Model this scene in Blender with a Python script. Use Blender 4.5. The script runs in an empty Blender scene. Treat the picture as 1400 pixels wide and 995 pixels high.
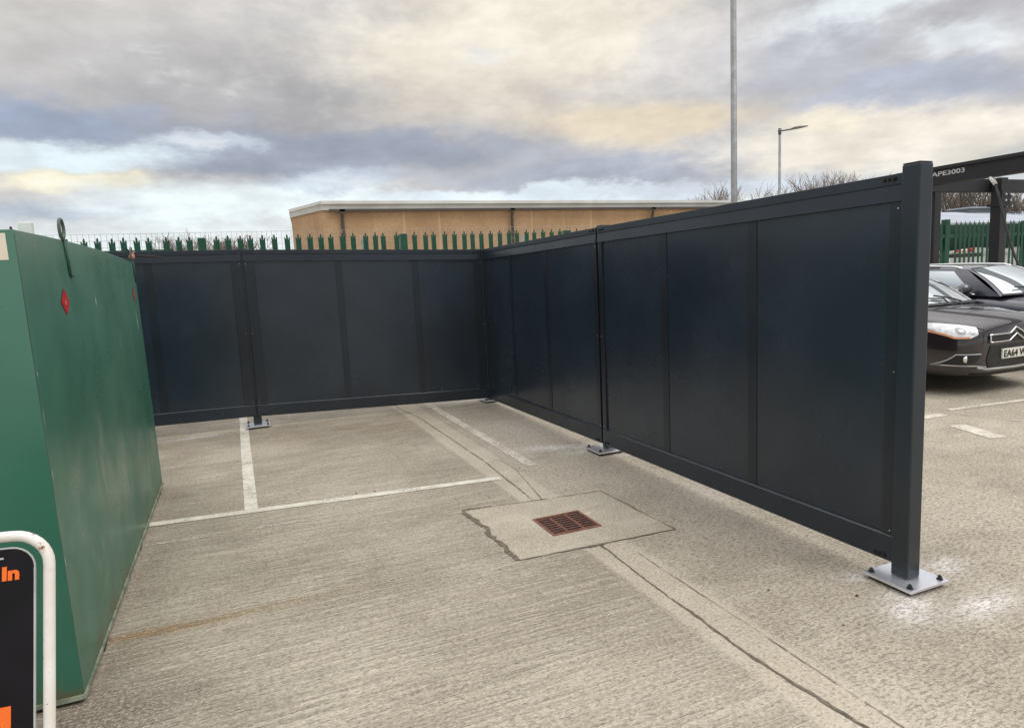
import bpy, bmesh, math, random
from mathutils import Vector, Matrix, Euler
from mathutils.bvhtree import BVHTree
R = math.radians
random.seed(7)
S = bpy.context.scene
C = S.collection

# ------------------------------------------------------------------ materials
def new_mat(name):
    m = bpy.data.materials.new(name); m.use_nodes = True
    nt = m.node_tree
    return m, nt, nt.nodes['Principled BSDF']
class N:
    """tiny node helper"""
    def __init__(s, nt): s.nt = nt
    def n(s, t, **kw):
        nd = s.nt.nodes.new(t)
        for k, v in kw.items():
            if k.startswith('i_'): nd.inputs[k[2:]].default_value = v
            else: setattr(nd, k, v)
        return nd
    def l(s, a, b): s.nt.links.new(a, b)
    def math(s, op, a, b=None, c=None, clamp=False):
        nd = s.nt.nodes.new('ShaderNodeMath'); nd.operation = op; nd.use_clamp = clamp
        for i, v in enumerate((a, b, c)):
            if v is None: continue
            if isinstance(v, (int, float)): nd.inputs[i].default_value = v
            else: s.l(v, nd.inputs[i])
        return nd.outputs[0]
    def mix(s, fac, a, b, mode='MIX'):
        nd = s.nt.nodes.new('ShaderNodeMix'); nd.data_type = 'RGBA'; nd.blend_type = mode
        for i, v in ((0, fac), (6, a), (7, b)):
            if isinstance(v, (int, float)): nd.inputs[i].default_value = v
            elif isinstance(v, tuple): nd.inputs[i].default_value = (*v, 1) if len(v) == 3 else v
            else: s.l(v, nd.inputs[i])
        return nd.outputs[2]
    def coords(s, kind='Object'):
        return s.n('ShaderNodeTexCoord').outputs[kind]
    def noise(s, vec, scale, detail=3, rough=.5, mp=None, dist=0):
        if mp is not None:
            m = s.n('ShaderNodeMapping'); m.inputs['Scale'].default_value = mp; s.l(vec, m.inputs['Vector']); vec = m.outputs[0]
        nd = s.n('ShaderNodeTexNoise'); nd.inputs['Scale'].default_value = scale
        nd.inputs['Detail'].default_value = detail; nd.inputs['Roughness'].default_value = rough
        nd.inputs['Distortion'].default_value = dist
        s.l(vec, nd.inputs['Vector']); return nd.outputs['Fac']
    def ramp(s, fac, a, b, lo=0., hi=1.):
        nd = s.n('ShaderNodeMapRange'); nd.interpolation_type = 'SMOOTHSTEP'
        nd.inputs['From Min'].default_value = a; nd.inputs['From Max'].default_value = b
        nd.inputs['To Min'].default_value = lo; nd.inputs['To Max'].default_value = hi
        s.l(fac, nd.inputs['Value']); return nd.outputs[0]
    def sep(s, vec):
        nd = s.n('ShaderNodeSeparateXYZ'); s.l(vec, nd.inputs[0]); return nd.outputs
    def bump(s, h, strength, dist, bs, prev=None):
        nd = s.n('ShaderNodeBump'); nd.inputs['Strength'].default_value = strength
        nd.inputs['Distance'].default_value = dist; s.l(h, nd.inputs['Height'])
        if prev is not None: s.l(prev, nd.inputs['Normal'])
        if bs is not None: s.l(nd.outputs[0], bs.inputs['Normal'])
        return nd.outputs[0]

def simple(name, col, rough=.5, metal=0., spec=.5, coat=0., var=.12, vscale=9., rvar=.06, bump=0., bscale=60.):
    m, nt, b = new_mat(name); k = N(nt); v = k.coords()
    n1 = k.noise(v, vscale, 4)
    c = k.mix(k.ramp(n1, .3, .7), tuple(x*(1-var) for x in col), tuple(min(1, x*(1+var)) for x in col))
    k.l(c, b.inputs['Base Color'])
    r = k.ramp(k.noise(v, vscale*2.7, 3), .3, .7, max(.02, rough-rvar), rough+rvar); k.l(r, b.inputs['Roughness'])
    b.inputs['Metallic'].default_value = metal; b.inputs['Specular IOR Level'].default_value = spec
    b.inputs['Coat Weight'].default_value = coat; b.inputs['Coat Roughness'].default_value = .04
    if bump: k.bump(k.noise(v, bscale, 4), bump, .004, b)
    return m

def gauss(k, X, Y, cx, cy, sx, sy, ang=0.):
    """soft elliptical mask around a world position"""
    dx = k.math('SUBTRACT', X, cx); dy = k.math('SUBTRACT', Y, cy)
    ca, sa = math.cos(ang), math.sin(ang)
    a = k.math('MULTIPLY_ADD', dx, ca/sx, k.math('MULTIPLY', dy, sa/sx))
    b = k.math('MULTIPLY_ADD', dx, -sa/sy, k.math('MULTIPLY', dy, ca/sy))
    r2 = k.math('ADD', k.math('MULTIPLY', a, a), k.math('MULTIPLY', b, b))
    return k.math('EXPONENT', k.math('MULTIPLY', r2, -1.))

def concrete(name, smooth=False):
    m, nt, b = new_mat(name); k = N(nt); v = k.coords(); X, Y, Z = k.sep(v)
    warp = k.noise(v, 2.1, 3)
    big = k.noise(v, .55, 4, .6); mid = k.noise(v, 3.2, 5, .62); fine = k.noise(v, 70, 3, .75)
    streakx = k.noise(v, 1., 4, .6, mp=(.8, 7., 1))          # broom streaks run along x
    c = k.mix(k.ramp(big, .36, .64), (.335, .292, .228), (.505, .448, .362)) if not smooth else k.mix(k.ramp(big, .36, .64), (.32, .278, .215), (.375, .33, .258))
    c = k.mix(k.ramp(mid, .40, .68, 0, .5), c, (.53, .48, .385))
    c = k.mix(k.ramp(k.noise(v, 1.7, 5, .7, mp=(.7, 1.4, 1)), .52, .66, 0, .45), c, (.23, .20, .15))
    c = k.mix(k.ramp(streakx, .45, .78, 0, .26), c, (.27, .232, .175))
    # brown water staining between the bays
    st = k.math('MULTIPLY', gauss(k, X, Y, 1.2, 7.4, 1.1, .5, -.1), k.ramp(k.noise(v, 2.4, 4, .6, mp=(.7, 2.5, 1)), .38, .6))
    c = k.mix(k.math('MULTIPLY', st, .75), c, (.26, .185, .10))
    st2 = k.math('MULTIPLY', gauss(k, X, Y, 1.85, 8.0, .42, .2, 0.), k.ramp(k.noise(v, 5, 4, .7), .3, .55))
    c = k.mix(k.math('MULTIPLY', st2, .75), c, (.10, .075, .05))
    g3 = gauss(k, X, Y, 2.55, 3.95, .42, .45, .2)
    c = k.mix(k.math('MULTIPLY', k.math('MULTIPLY', g3, k.ramp(mid, .35, .6)), .5), c, (.22, .20, .15))
    g5 = k.math('MULTIPLY', gauss(k, X, Y, 2.78, 5.6, .13, 2.6, 0.), k.noise(v, 4, 4, .7))  # separate darker strip along the foot of the side fence
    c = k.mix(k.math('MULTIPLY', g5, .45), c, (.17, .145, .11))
    # damp dark soil along the container and general oil blots
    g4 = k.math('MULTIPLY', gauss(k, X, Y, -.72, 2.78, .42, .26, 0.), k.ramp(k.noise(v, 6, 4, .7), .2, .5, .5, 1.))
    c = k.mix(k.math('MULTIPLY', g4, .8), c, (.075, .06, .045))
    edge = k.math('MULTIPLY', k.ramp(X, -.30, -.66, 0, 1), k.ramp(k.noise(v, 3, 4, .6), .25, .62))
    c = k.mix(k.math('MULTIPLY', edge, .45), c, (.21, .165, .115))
    # rust run from a foot of the container
    wy = k.math('ADD', Y, k.math('MULTIPLY', k.math('SUBTRACT', warp, .5), .12))
    ru = k.math('MULTIPLY', gauss(k, X, wy, -.50, 3.43, .50, .036, .03), k.ramp(k.noise(v, 9, 4, .7, mp=(1, 3, 1)), .15, .42))
    c = k.mix(k.math('MULTIPLY', ru, .95), c, (.30, .155, .045))
    ru2 = gauss(k, X, wy, .0, 3.42, .4, .05, 0)
    c = k.mix(k.math('MULTIPLY', ru2, .5), c, (.27, .19, .095))
    # white drilling dust around the base plates
    dustn = k.ramp(k.noise(v, 9, 5, .75, mp=(1, 1.6, 1)), .30, .56)
    for cx, cy, sx, sy, a, w in ((2.73, 2.00, .17, .10, .5, 1.), (3.05, 1.86, .20, .075, .1, 1.), (3.27, 2.2, .15, .08, .3, .85),
                                 (2.78, 2.33, .07, .05, 0, .6), (2.62, 5.45, .30, .09, -.4, 1.), (2.75, 5.2, .15, .06, 0, .6), (3.05, 4.95, .1, .08, 0, .5),
                                 (2.75, 8.35, .4, .12, 0, .85), (3.15, 8.0, .2, .12, 0, .6), (-.55, 8.0, .3, .08, 0, .75), (.15, 8.3, .4, .06, 0, .4),
                                 (3.0, 3.75, .35, .18, 1.2, .25), (2.7, 6.4, .2, .5, 0, .25)):
        g = k.math('MULTIPLY', k.math('MULTIPLY', gauss(k, X, Y, cx, cy, sx, sy, a), dustn), w)
        c = k.mix(g, c, (.80, .78, .76))
    sp = k.ramp(k.noise(v, 5.5, 2, .5, mp=(1, 1.8, 1)), .69, .76)
    c = k.mix(k.math('MULTIPLY', sp, .6), c, (.62, .56, .44))
    if not smooth:
        # smooth trowelled margins along the joint
        jm = k.math('MULTIPLY', k.ramp(k.math('ABSOLUTE', k.math('SUBTRACT', k.math('ADD', X, k.math('MULTIPLY', warp, .03)), 1.90)), .17, .12), k.ramp(Y, 9., 8.4))
        c = k.mix(k.math('MULTIPLY', jm, .28), c, (.47, .415, .32))
        right = k.ramp(X, 1.9, 2.05)
    pits = k.ramp(k.noise(v, 95, 3, .65, mp=(.5, 1, 1)), .50, .66)
    c = k.mix(k.math('MULTIPLY', pits, .62 if not smooth else .16), c, (.14, .112, .075))
    c = k.mix(k.ramp(fine, .42, .66, 0, .55), c, (.66, .60, .49))
    # brush ridges, only where they are still crisp
    ridge = k.noise(v, 1., 2, .6, mp=(1.6, 40, 1), dist=.0)
    ridge2 = k.noise(v, 1., 2, .6, mp=(30, 66, 1))
    pitb = k.noise(v, 38, 2, .6, mp=(.6, 1, 1))
    grit = fine
    if smooth:
        h = k.math('ADD', k.math('MULTIPLY', k.noise(v, 14, 4), .4), k.math('MULTIPLY', grit, .25))
        k.bump(h, .35, .004, b)
    else:
        inv = k.math('SUBTRACT', 1., jm)
        crisp = k.math('MULTIPLY', k.ramp(k.noise(v, .8, 3), .30, .62, .45, 1.), inv)
        wl = k.math('MULTIPLY', crisp, k.math('SUBTRACT', 1., k.math('MULTIPLY', right, .75)))
        rr = k.math('MULTIPLY', k.ramp(ridge, .42, .62), wl)
        c = k.mix(k.math('MULTIPLY', k.math('MULTIPLY', k.ramp(ridge, .52, .38), wl), .46), c, (.165, .137, .098))
        c = k.mix(k.math('MULTIPLY', k.math('MULTIPLY', k.ramp(ridge2, .50, .38), inv), k.math('MULTIPLY_ADD', right, .16, .34)), c, (.155, .13, .095))
        h = k.math('ADD', k.math('MULTIPLY', rr, 1.), k.math('MULTIPLY', k.math('MULTIPLY', ridge2, inv), .8))
        h = k.math('ADD', h, k.math('MULTIPLY', k.math('MULTIPLY', pitb, inv), 1.1))
        h = k.math('ADD', h, k.math('MULTIPLY', grit, .3))
        k.bump(h, .9, .012, b)
    k.l(c, b.inputs['Base Color']); b.inputs['Roughness'].default_value = .88
    b.inputs['Specular IOR Level'].default_value = .25
    return m

def paint_mat(name, col, cover=.55, scale=22, edge=None):
    """road paint worn through to the concrete below"""
    m, nt, b = new_mat(name); k = N(nt); v = k.coords()
    b.inputs['Roughness'].default_value = .8
    n = k.noise(v, scale, 5, .75); n2 = k.noise(v, 3, 3)
    c = k.mix(k.ramp(k.noise(v, 12, 4), .3, .7), tuple(x*.8 for x in col), col)
    k.l(c, b.inputs['Base Color'])
    a = k.math('ADD', n, k.math('MULTIPLY', n2, .35))
    fac = k.ramp(a, cover-.05, cover+.08, 0, 1)
    tr = k.n('ShaderNodeBsdfTransparent'); ms = k.n('ShaderNodeMixShader')
    k.l(fac, ms.inputs[0]); k.l(tr.outputs[0], ms.inputs[1]); k.l(b.outputs[0], ms.inputs[2])
    k.l(ms.outputs[0], nt.nodes['Material Output'].inputs['Surface'])
    k.bump(n, .4, .003, b)
    return m

def powder(name, col, rough=.36, wob=.10):
    m, nt, b = new_mat(name); k = N(nt); v = k.coords()
    n = k.noise(v, 1.3, 4, .55)
    c = k.mix(k.ramp(n, .3, .7), tuple(x*.8 for x in col), tuple(x*1.15 for x in col))
    _, _, Zp = k.sep(v)
    dust = k.math('MULTIPLY', k.math('MULTIPLY', k.noise(v, 3.2, 5, .7, mp=(1, 1, .25)), k.ramp(Zp, .9, .0, .35, 1.)), .13)
    c = k.mix(dust, c, (.16, .15, .13))
    k.l(c, b.inputs['Base Color'])
    k.l(k.ramp(k.noise(v, 1.8, 4, .6), .3, .7, rough-.04, rough+.08), b.inputs['Roughness'])
    b.inputs['Specular IOR Level'].default_value = .5
    k.bump(k.noise(v, .9, 1, .4), wob, .05, b)
    return m

def green_paint():
    m, nt, b = new_mat('green_tank_paint'); k = N(nt); v = k.coords(); X, Y, Z = k.sep(v)
    c = k.mix(k.ramp(k.noise(v, .9, 4, .6), .3, .7), (.026, .128, .080), (.042, .170, .115))
    streak = k.noise(v, 1., 5, .65, mp=(5, 5, .55))
    c = k.mix(k.ramp(streak, .45, .75, 0, .35), c, (.055, .17, .12))
    # sky sheen painted as paler green high up; rub marks near the foot
    c = k.mix(k.math('MULTIPLY', k.ramp(Z, .7, 1.9), .5), c, (.13, .27, .215))
    rub = k.math('MULTIPLY', gauss(k, Y, Z, 3.93, .78, .075, .19, 0.), k.ramp(k.noise(v, 9, 4, .6, mp=(1, 1.6, .5)), .42, .60))
    c = k.mix(k.math('MULTIPLY', rub, .55), c, (.34, .35, .28))
    rub2 = k.math('MULTIPLY', gauss(k, Y, Z, 3.60, .36, .10, .13, .2), k.ramp(k.noise(v, 10, 4, .6, mp=(1, 2, .6)), .45, .66))
    c = k.mix(k.math('MULTIPLY', rub2, .4), c, (.32, .34, .27))
    rub3 = gauss(k, Y, Z, 4.6, .85, .9, .30, 0.)
    c = k.mix(k.math('MULTIPLY', rub3, .18), c, (.16, .19, .13))
    scr = k.ramp(k.noise(v, 1., 3, .5, mp=(16, 16, 1.1)), .70, .76)
    c = k.mix(k.math('MULTIPLY', scr, .35), c, (.35, .42, .36))
    foot = k.math('MULTIPLY', k.ramp(Z, .16, .03), k.ramp(k.noise(v, 6, 4), .35, .65))
    c = k.mix(k.math('MULTIPLY', foot, .75), c, (.13, .085, .03))
    k.l(c, b.inputs['Base Color'])
    k.l(k.ramp(k.noise(v, 3, 4), .3, .7, .26, .40), b.inputs['Roughness'])
    k.bump(k.noise(v, 1.2, 1, .4, mp=(1, 1.6, .7)), .25, .06, b)
    return m

def pebbledash():
    m, nt, b = new_mat('tan_pebbledash'); k = N(nt); v = k.coords(); X, Y, Z = k.sep(v)
    c = k.mix(k.ramp(k.noise(v, .7, 5, .6), .3, .7), (.45, .285, .160), (.55, .365, .215))
    c = k.mix(k.ramp(k.noise(v, 14, 3, .8), .40, .72, 0, .55), c, (.30, .19, .10))
    c = k.mix(k.ramp(k.noise(v, 1., 4, .6, mp=(2.2, 2.2, .22)), .55, .75, 0, .4), c, (.66, .43, .24))
    for x in (7.03, 8.6, 13.07, 16.2, 20.9):
        c = k.mix(k.math('MULTIPLY', k.ramp(k.math('ABSOLUTE', k.math('SUBTRACT', X, x)), .07, .03), .4), c, (.70, .50, .33))
    k.l(c, b.inputs['Base Color']); b.inputs['Roughness'].default_value = .95
    k.bump(k.noise(v, 40, 3), .5, .02, b)
    return m

def hoop_mat():
    m, nt, b = new_mat('chipped_white_paint'); k = N(nt); v = k.coords(); X, Y, Z = k.sep(v)
    c = k.mix(k.ramp(k.noise(v, 12, 3), .3, .7), (.78, .75, .68), (.86, .84, .80))
    halo = k.math('MULTIPLY', k.ramp(k.noise(v, 22, 5, .7), .55, .66), k.ramp(Z, .84, .95))
    c = k.mix(halo, c, (.50, .22, .06))
    core = k.math('MULTIPLY', k.ramp(k.noise(v, 22, 5, .7), .60, .64), k.ramp(Z, .86, .96))
    c = k.mix(core, c, (.09, .035, .015))
    c = k.mix(k.ramp(k.noise(v, 60, 2), .70, .74), c, (.12, .06, .03))
    c = k.mix(k.math('MULTIPLY', k.ramp(Z, .15, .0), .8), c, (.22, .12, .05))
    k.l(c, b.inputs['Base Color']); b.inputs['Roughness'].default_value = .38
    k.bump(core, .4, .002, b)
    return m

def car_paint(name, col):
    m, nt, b = new_mat(name); k = N(nt); v = k.coords()
    c = k.mix(k.ramp(k.noise(v, 3, 3), .3, .7), tuple(x*.85 for x in col), tuple(x*1.15 for x in col))
    _, _, Z = k.sep(v)
    c = k.mix(k.math('MULTIPLY', k.ramp(Z, .5, .15), .25), c, (.05, .045, .04))
    k.l(c, b.inputs['Base Color']); b.inputs['Roughness'].default_value = .32; b.inputs['Metallic'].default_value = .2
    b.inputs['Coat Weight'].default_value = 1.; b.inputs['Coat Roughness'].default_value = .05; b.inputs['Coat IOR'].default_value = 1.55
    return m

M = {}
M['ground'] = concrete('brushed_concrete')
M['patch'] = concrete('trowelled_concrete', True)
M['sealant'] = simple('joint_sealant', (.150, .126, .092), .9, var=.35, vscale=30, bump=.6, bscale=90)
M['crack'] = paint_mat('joint_gap', (.15, .122, .09), .60, 14)
M['line'] = paint_mat('worn_white_line', (.70, .66, .56), .545, 55)
M['line_faint'] = paint_mat('nearly_gone_line', (.58, .54, .45), .70, 30)
M['line_patchy'] = paint_mat('half_gone_line', (.68, .63, .53), .575, 50)
M['grate'] = simple('rusty_cast_iron', (.20, .085, .055), .8, var=.35, vscale=40, bump=.5, bscale=120)
M['pit'] = simple('drain_pit_shade', (.010, .004, .003), .9)
M['rail'] = powder('anthracite_powder_coat', (.010, .019, .031), .28)
M['sheet'] = powder('anthracite_sheet', (.015, .026, .040), .225, .14)
M['batten'] = powder('anthracite_batten', (.007, .014, .023), .32, .05)  # weaker reflection than the sheet put into a darker colour
M['post'] = powder('anthracite_post', (.010, .020, .031), .30, .04)
M['galv'] = simple('galvanised_plate', (.78, .79, .85), .32, .8, var=.03, vscale=5, rvar=.03)
M['bolt'] = simple('black_bolt', (.018, .018, .02), .4)
M['green'] = green_paint()
M['green_edge'] = simple('worn_green_lip', (.22, .25, .18), .6, var=.4, vscale=22)
M['steel_dark'] = simple('painted_green_bar', (.03, .085, .065), .5, var=.2)
M['steel_ring'] = simple('grey_green_ring', (.12, .16, .13), .55, var=.25)
M['red'] = simple('hazard_red', (.50, .012, .02), .45)
M['white'] = simple('sticker_white', (.80, .80, .76), .5, var=.04)
M['cream'] = simple('sticker_cream', (.78, .72, .58), .5, var=.06)
M['tape'] = simple('faded_red_tape', (.50, .20, .17), .6, var=.3, vscale=40)
M['chip'] = simple('bare_primer_chip', (.55, .64, .58), .7, var=.2, vscale=50)
M['foot'] = simple('dark_rusty_steel', (.035, .025, .02), .8, var=.3)
M['hoop'] = hoop_mat()
M['board'] = simple('black_sign_face', (.006, .005, .007), .35, var=.2, spec=.25)
M['board_edge'] = simple('sign_edge', (.45, .46, .46), .5)
M['orange'] = simple('orange_vinyl', (.95, .17, .015), .45, var=.05)
M['pale'] = simple('green_pale', (.006, .075, .042), .45, var=.25, vscale=3)
M['pale_rail'] = simple('green_rail', (.008, .075, .042), .5)
M['mesh'] = simple('grey_weldmesh', (.42, .45, .43), .5, .3)
M['scrim'] = simple('dark_green_screen', (.026, .066, .048), .85, var=.25, vscale=2)
M['dash'] = pebbledash()
M['fascia'] = simple('pale_fascia', (.50, .50, .46), .55, var=.1, vscale=1.2)
M['fascia_top'] = simple('roof_edge_trim', (.66, .67, .64), .5, var=.08, vscale=1.2)
M['gutter'] = simple('dark_gutter', (.075, .06, .055), .6)
M['roof_grey'] = simple('weathered_grey_roof', (.40, .44, .50), .6, var=.08, vscale=.5)
M['rooflight'] = simple('rooflight', (.12, .14, .15), .4)
M['galv_pole'] = simple('galvanised_column', (.27, .28, .28), .55, .4, var=.14, vscale=6)
M['lamp'] = simple('lamp_head', (.10, .105, .11), .5)
M['canopy'] = powder('canopy_steel', (.011, .011, .015), .5, .05)
M['letter'] = simple('grey_lettering', (.62, .63, .63), .5)
M['cable'] = simple('cable_sheath', (.035, .04, .035), .5)
M['bark'] = simple('winter_bark', (.20, .155, .12), .9, var=.3, vscale=2)
M['bark_dark'] = simple('dark_winter_bark', (.12, .10, .075), .9, var=.3, vscale=2)
M['twig'] = simple('winter_twigs', (.21, .16, .13), .9, var=.25, vscale=1)
M['carA'] = car_paint('aubergine_car_paint', (.010, .005, .008))
M['carB'] = car_paint('slate_blue_car_paint', (.028, .031, .048))
M['trim'] = simple('black_plastic_trim', (.012, .012, .013), .5)
M['chrome'] = simple('chrome', (.80, .80, .80), .14, 1., var=.03)
M['tyre'] = simple('tyre_rubber', (.018, .018, .018), .8)
M['rim'] = simple('alloy_rim', (.45, .46, .47), .3, .8)
M['lens'] = simple('headlamp_lens', (.80, .81, .82), .12, .2, coat=1., var=.2, vscale=22)
M['lens_dark'] = simple('headlamp_inner', (.36, .37, .38), .15, .5, coat=1.)
M['amber'] = simple('amber_lens', (.72, .33, .17), .25, coat=1.)
M['plate'] = simple('number_plate_white', (.78, .77, .68), .4, var=.03)
M['plate_txt'] = simple('number_plate_black', (.012, .012, .012), .5)
M['redlamp'] = simple('red_marker', (.62, .05, .04), .4)
M['pale_wall'] = simple('pale_render', (.42, .44, .42), .8, var=.2, vscale=2)
def glass():
    m, nt, b = new_mat('car_glass'); k = N(nt); v = k.coords()
    b.inputs['Base Color'].default_value = (.34, .39, .42, 1); b.inputs['Roughness'].default_value = .03; b.inputs['Metallic'].default_value = .55
    b.inputs['Specular IOR Level'].default_value = 1.; b.inputs['Coat Weight'].default_value = 1.; b.inputs['Coat Roughness'].default_value = .02
    b.inputs['Coat IOR'].default_value = 1.9; b.inputs['IOR'].default_value = 1.7
    k.bump(k.noise(v, .8, 2), .04, .02, b)
    return m
M['glass'] = glass()
M['screen_glass'] = M['glass'].copy(); M['screen_glass'].name = 'windscreen_glass'
M['screen_glass'].node_tree.nodes['Principled BSDF'].inputs['Base Color'].default_value = (.62, .70, .74, 1)  # sky reflection put into the colour, paler than the side glass
M['screen_glass'].node_tree.nodes['Principled BSDF'].inputs['Metallic'].default_value = .62

# ------------------------------------------------------------------ object helpers
def tag(o, label=None, cat=None, group=None, kind=None):
    if label: o['label'] = label
    if cat: o['category'] = cat
    if group: o['group'] = group
    if kind: o['kind'] = kind
    return o
def thing(name, label, cat, loc=(0, 0, 0), rz=0, group=None):
    o = bpy.data.objects.new(name, None); C.objects.link(o)
    o.empty_display_size = .2; o.location = loc; o.rotation_euler = (0, 0, rz)
    return tag(o, label, cat, group)
class MB:
    def __init__(s): s.v = []; s.f = []; s.m = []
    def add(s, vs, fs, mi=0):
        o = len(s.v); s.v += [tuple(p) for p in vs]; s.f += [tuple(i+o for i in f) for f in fs]; s.m += [mi]*len(fs)
    def box(s, x0, x1, y0, y1, z0, z1, fn=None, mi=0):
        p = [(x, y, z) for x in (x0, x1) for y in (y0, y1) for z in (z0, z1)]
        if fn: p = [fn(*q) for q in p]
        s.add(p, [(0, 1, 3, 2), (4, 6, 7, 5), (0, 4, 5, 1), (2, 3, 7, 6), (0, 2, 6, 4), (1, 5, 7, 3)], mi)
    def prism(s, poly, d0, d1, fn, mi=0):
        """poly in 2D, extruded d0..d1, fn(a, b, d) -> xyz"""
        n = len(poly)
        s.add([fn(a, b, d0) for a, b in poly]+[fn(a, b, d1) for a, b in poly],
              [tuple(range(n)), tuple(range(2*n-1, n-1, -1))]+[(i, i+n, (i+1) % n+n, (i+1) % n) for i in range(n)], mi)
    def tube(s, path, r, seg=10, mi=0, caps=True):
        path = [Vector(p) for p in path]; rs = r if isinstance(r, (list, tuple)) else [r]*len(path)
        t0 = (path[1]-path[0]).normalized(); a = t0.orthogonal().normalized(); rings = []
        for i, p in enumerate(path):
            t = (path[min(i+1, len(path)-1)]-path[max(i-1, 0)]).normalized()
            a = (a-t*a.dot(t)).normalized(); b = t.cross(a)
            rings.append([p+(a*math.cos(2*math.pi*j/seg)+b*math.sin(2*math.pi*j/seg))*rs[i] for j in range(seg)])
        fs = [(i*seg+j, i*seg+(j+1) % seg, (i+1)*seg+(j+1) % seg, (i+1)*seg+j) for i in range(len(path)-1) for j in range(seg)]
        if caps: fs += [tuple(range(seg-1, -1, -1)), tuple((len(path)-1)*seg+j for j in range(seg))]
        s.add([q for rg in rings for q in rg], fs, mi)
    def cyl(s, c, axis, r0, r1, h, seg=16, mi=0):
        c = Vector(c); s.tube([c, c+Vector(axis).normalized()*h], [r0, r1], seg, mi)
    def ball(s, c, r, seg=10, mi=0):
        bm = bmesh.new(); bmesh.ops.create_icosphere(bm, subdivisions=2, radius=r)
        s.add([Vector(c)+v.co for v in bm.verts], [[v.index for v in f.verts] for f in bm.faces], mi); bm.free()
    def build(s, name, mats, parent=None, smooth=False, bevel=0, fix=True):
        me = bpy.data.meshes.new(name); me.from_pydata(s.v, [], s.f)
        for m in (mats if isinstance(mats, (list, tuple)) else [mats]): me.materials.append(m)
        for p, mi in zip(me.polygons, s.m): p.material_index = mi
        if fix:
            bm = bmesh.new(); bm.from_mesh(me); bmesh.ops.recalc_face_normals(bm, faces=bm.faces); bm.to_mesh(me); bm.free()
        if smooth:
            for p in me.polygons: p.use_smooth = True
        o = bpy.data.objects.new(name, me); C.objects.link(o)
        if parent: o.parent = parent
        if bevel:
            b = o.modifiers.new('bevel', 'BEVEL'); b.width = bevel; b.segments = 2; b.limit_method = 'ANGLE'
        return o
def kids(o): return [c for c in bpy.data.objects if c.parent == o]
def copy_tree(o, parent=None):
    c = o.copy(); C.objects.link(c)
    if parent: c.parent = parent
    for ch in kids(o): copy_tree(ch, c)
    return c
def text_mesh(txt, size, extrude=.0015, bold=.0):
    cu = bpy.data.curves.new('t', 'FONT'); cu.body = txt; cu.size = size; cu.extrude = extrude; cu.offset = bold; cu.resolution_u = 4
    o = bpy.data.objects.new('t', cu); C.objects.link(o)
    bpy.context.view_layer.update()
    me = bpy.data.meshes.new_from_object(o.evaluated_get(bpy.context.evaluated_depsgraph_get()))
    bpy.data.objects.remove(o); bpy.data.curves.remove(cu)
    return me
def text_obj(name, txt, size, mat, parent, fn, width=None, bold=0., extrude=.0015):
    me = text_mesh(txt, size, extrude, bold)
    w = max(v.co.x for v in me.vertices)-min(v.co.x for v in me.vertices)
    x0 = min(v.co.x for v in me.vertices); sx = (width/w) if width else 1.
    for v in me.vertices: v.co = Vector(fn((v.co.x-x0)*sx, v.co.y, v.co.z))
    me.materials.clear(); me.materials.append(mat); me.name = name
    o = bpy.data.objects.new(name, me); C.objects.link(o)
    if parent: o.parent = parent
    return o

# ------------------------------------------------------------------ the ground and its markings
g = MB(); g.add([(-900, -300, 0), (900, -300, 0), (900, 1500, 0), (-900, 1500, 0)], [(0, 1, 2, 3)])
tag(g.build('ground', M['ground']), kind='structure')

def ribbon(name, pts, w, z, mat, jag=0., seed=1, step=.03, kind='structure'):
    """flat strip along a ground polyline; w may be a list of widths"""
    rnd = random.Random(seed); pts = [Vector(p) for p in pts]
    ws = w if isinstance(w, (list, tuple)) else [w]*len(pts)
    L, Rr = [], []; ja = jb = jc = 0.
    for i in range(len(pts)-1):
        a, b = pts[i], pts[i+1]; d = b-a; n = max(1, int(d.length/step)); nrm = Vector((-d.y, d.x)).normalized()
        for j in range(n+(i == len(pts)-2)):
            ja = ja*.6+rnd.uniform(-jag, jag)*.7; jb = jb*.6+rnd.uniform(-jag, jag)*.7; jc = jc*.75+rnd.uniform(-jag, jag)*.5
            t = j/n; p = a+d*t; ww = ws[i]+(ws[i+1]-ws[i])*t
            off = nrm*jc*.6
            L.append(p+off+nrm*max(.001, ww/2+ja*.5)); Rr.append(p+off-nrm*max(.001, ww/2+jb*.5))
    m = MB(); n = len(L)
    m.add([(p.x, p.y, z) for p in L]+[(p.x, p.y, z) for p in Rr], [(i, i+1, n+i+1, n+i) for i in range(n-1)])
    return tag(m.build(name, mat), kind=kind)
ribbon('bay_line', [(-.033, 5.085), (-.040, 7.0), (-.042, 10.2)], .092, .004, M['line'])
ribbon('bay_line', [(-2.9, 5.42), (-.70, 5.115), (1.83, 4.835)], .085, .004, M['line'])
ribbon('bay_line', [(2.19, 5.02), (2.19, 10.2)], .095, .004, M['line_patchy'])
ribbon('bay_line', [(-.69, 4.69), (.30, 4.64), (.9, 4.60)], .04, .004, M['line_faint'])
ribbon('bay_line', [(6.20, 4.46), (6.52, 4.46)], .11, .004, M['line_patchy'])
ribbon('bay_line', [(6.19, 4.10), (6.02, 3.62)], .17, .004, M['line_patchy'])
ribbon('bay_line', [(6.75, 4.56), (7.9, 4.44), (9.2, 4.4)], .07, .004, M['line_patchy'])
ribbon('bay_line', [(6.62, 4.45), (6.78, 3.9), (6.80, 3.4)], .06, .006, M['line_faint'])
ribbon('bay_line', [(6.55, 3.05), (7.2, 3.0)], .10, .004, M['line_patchy'])
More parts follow.
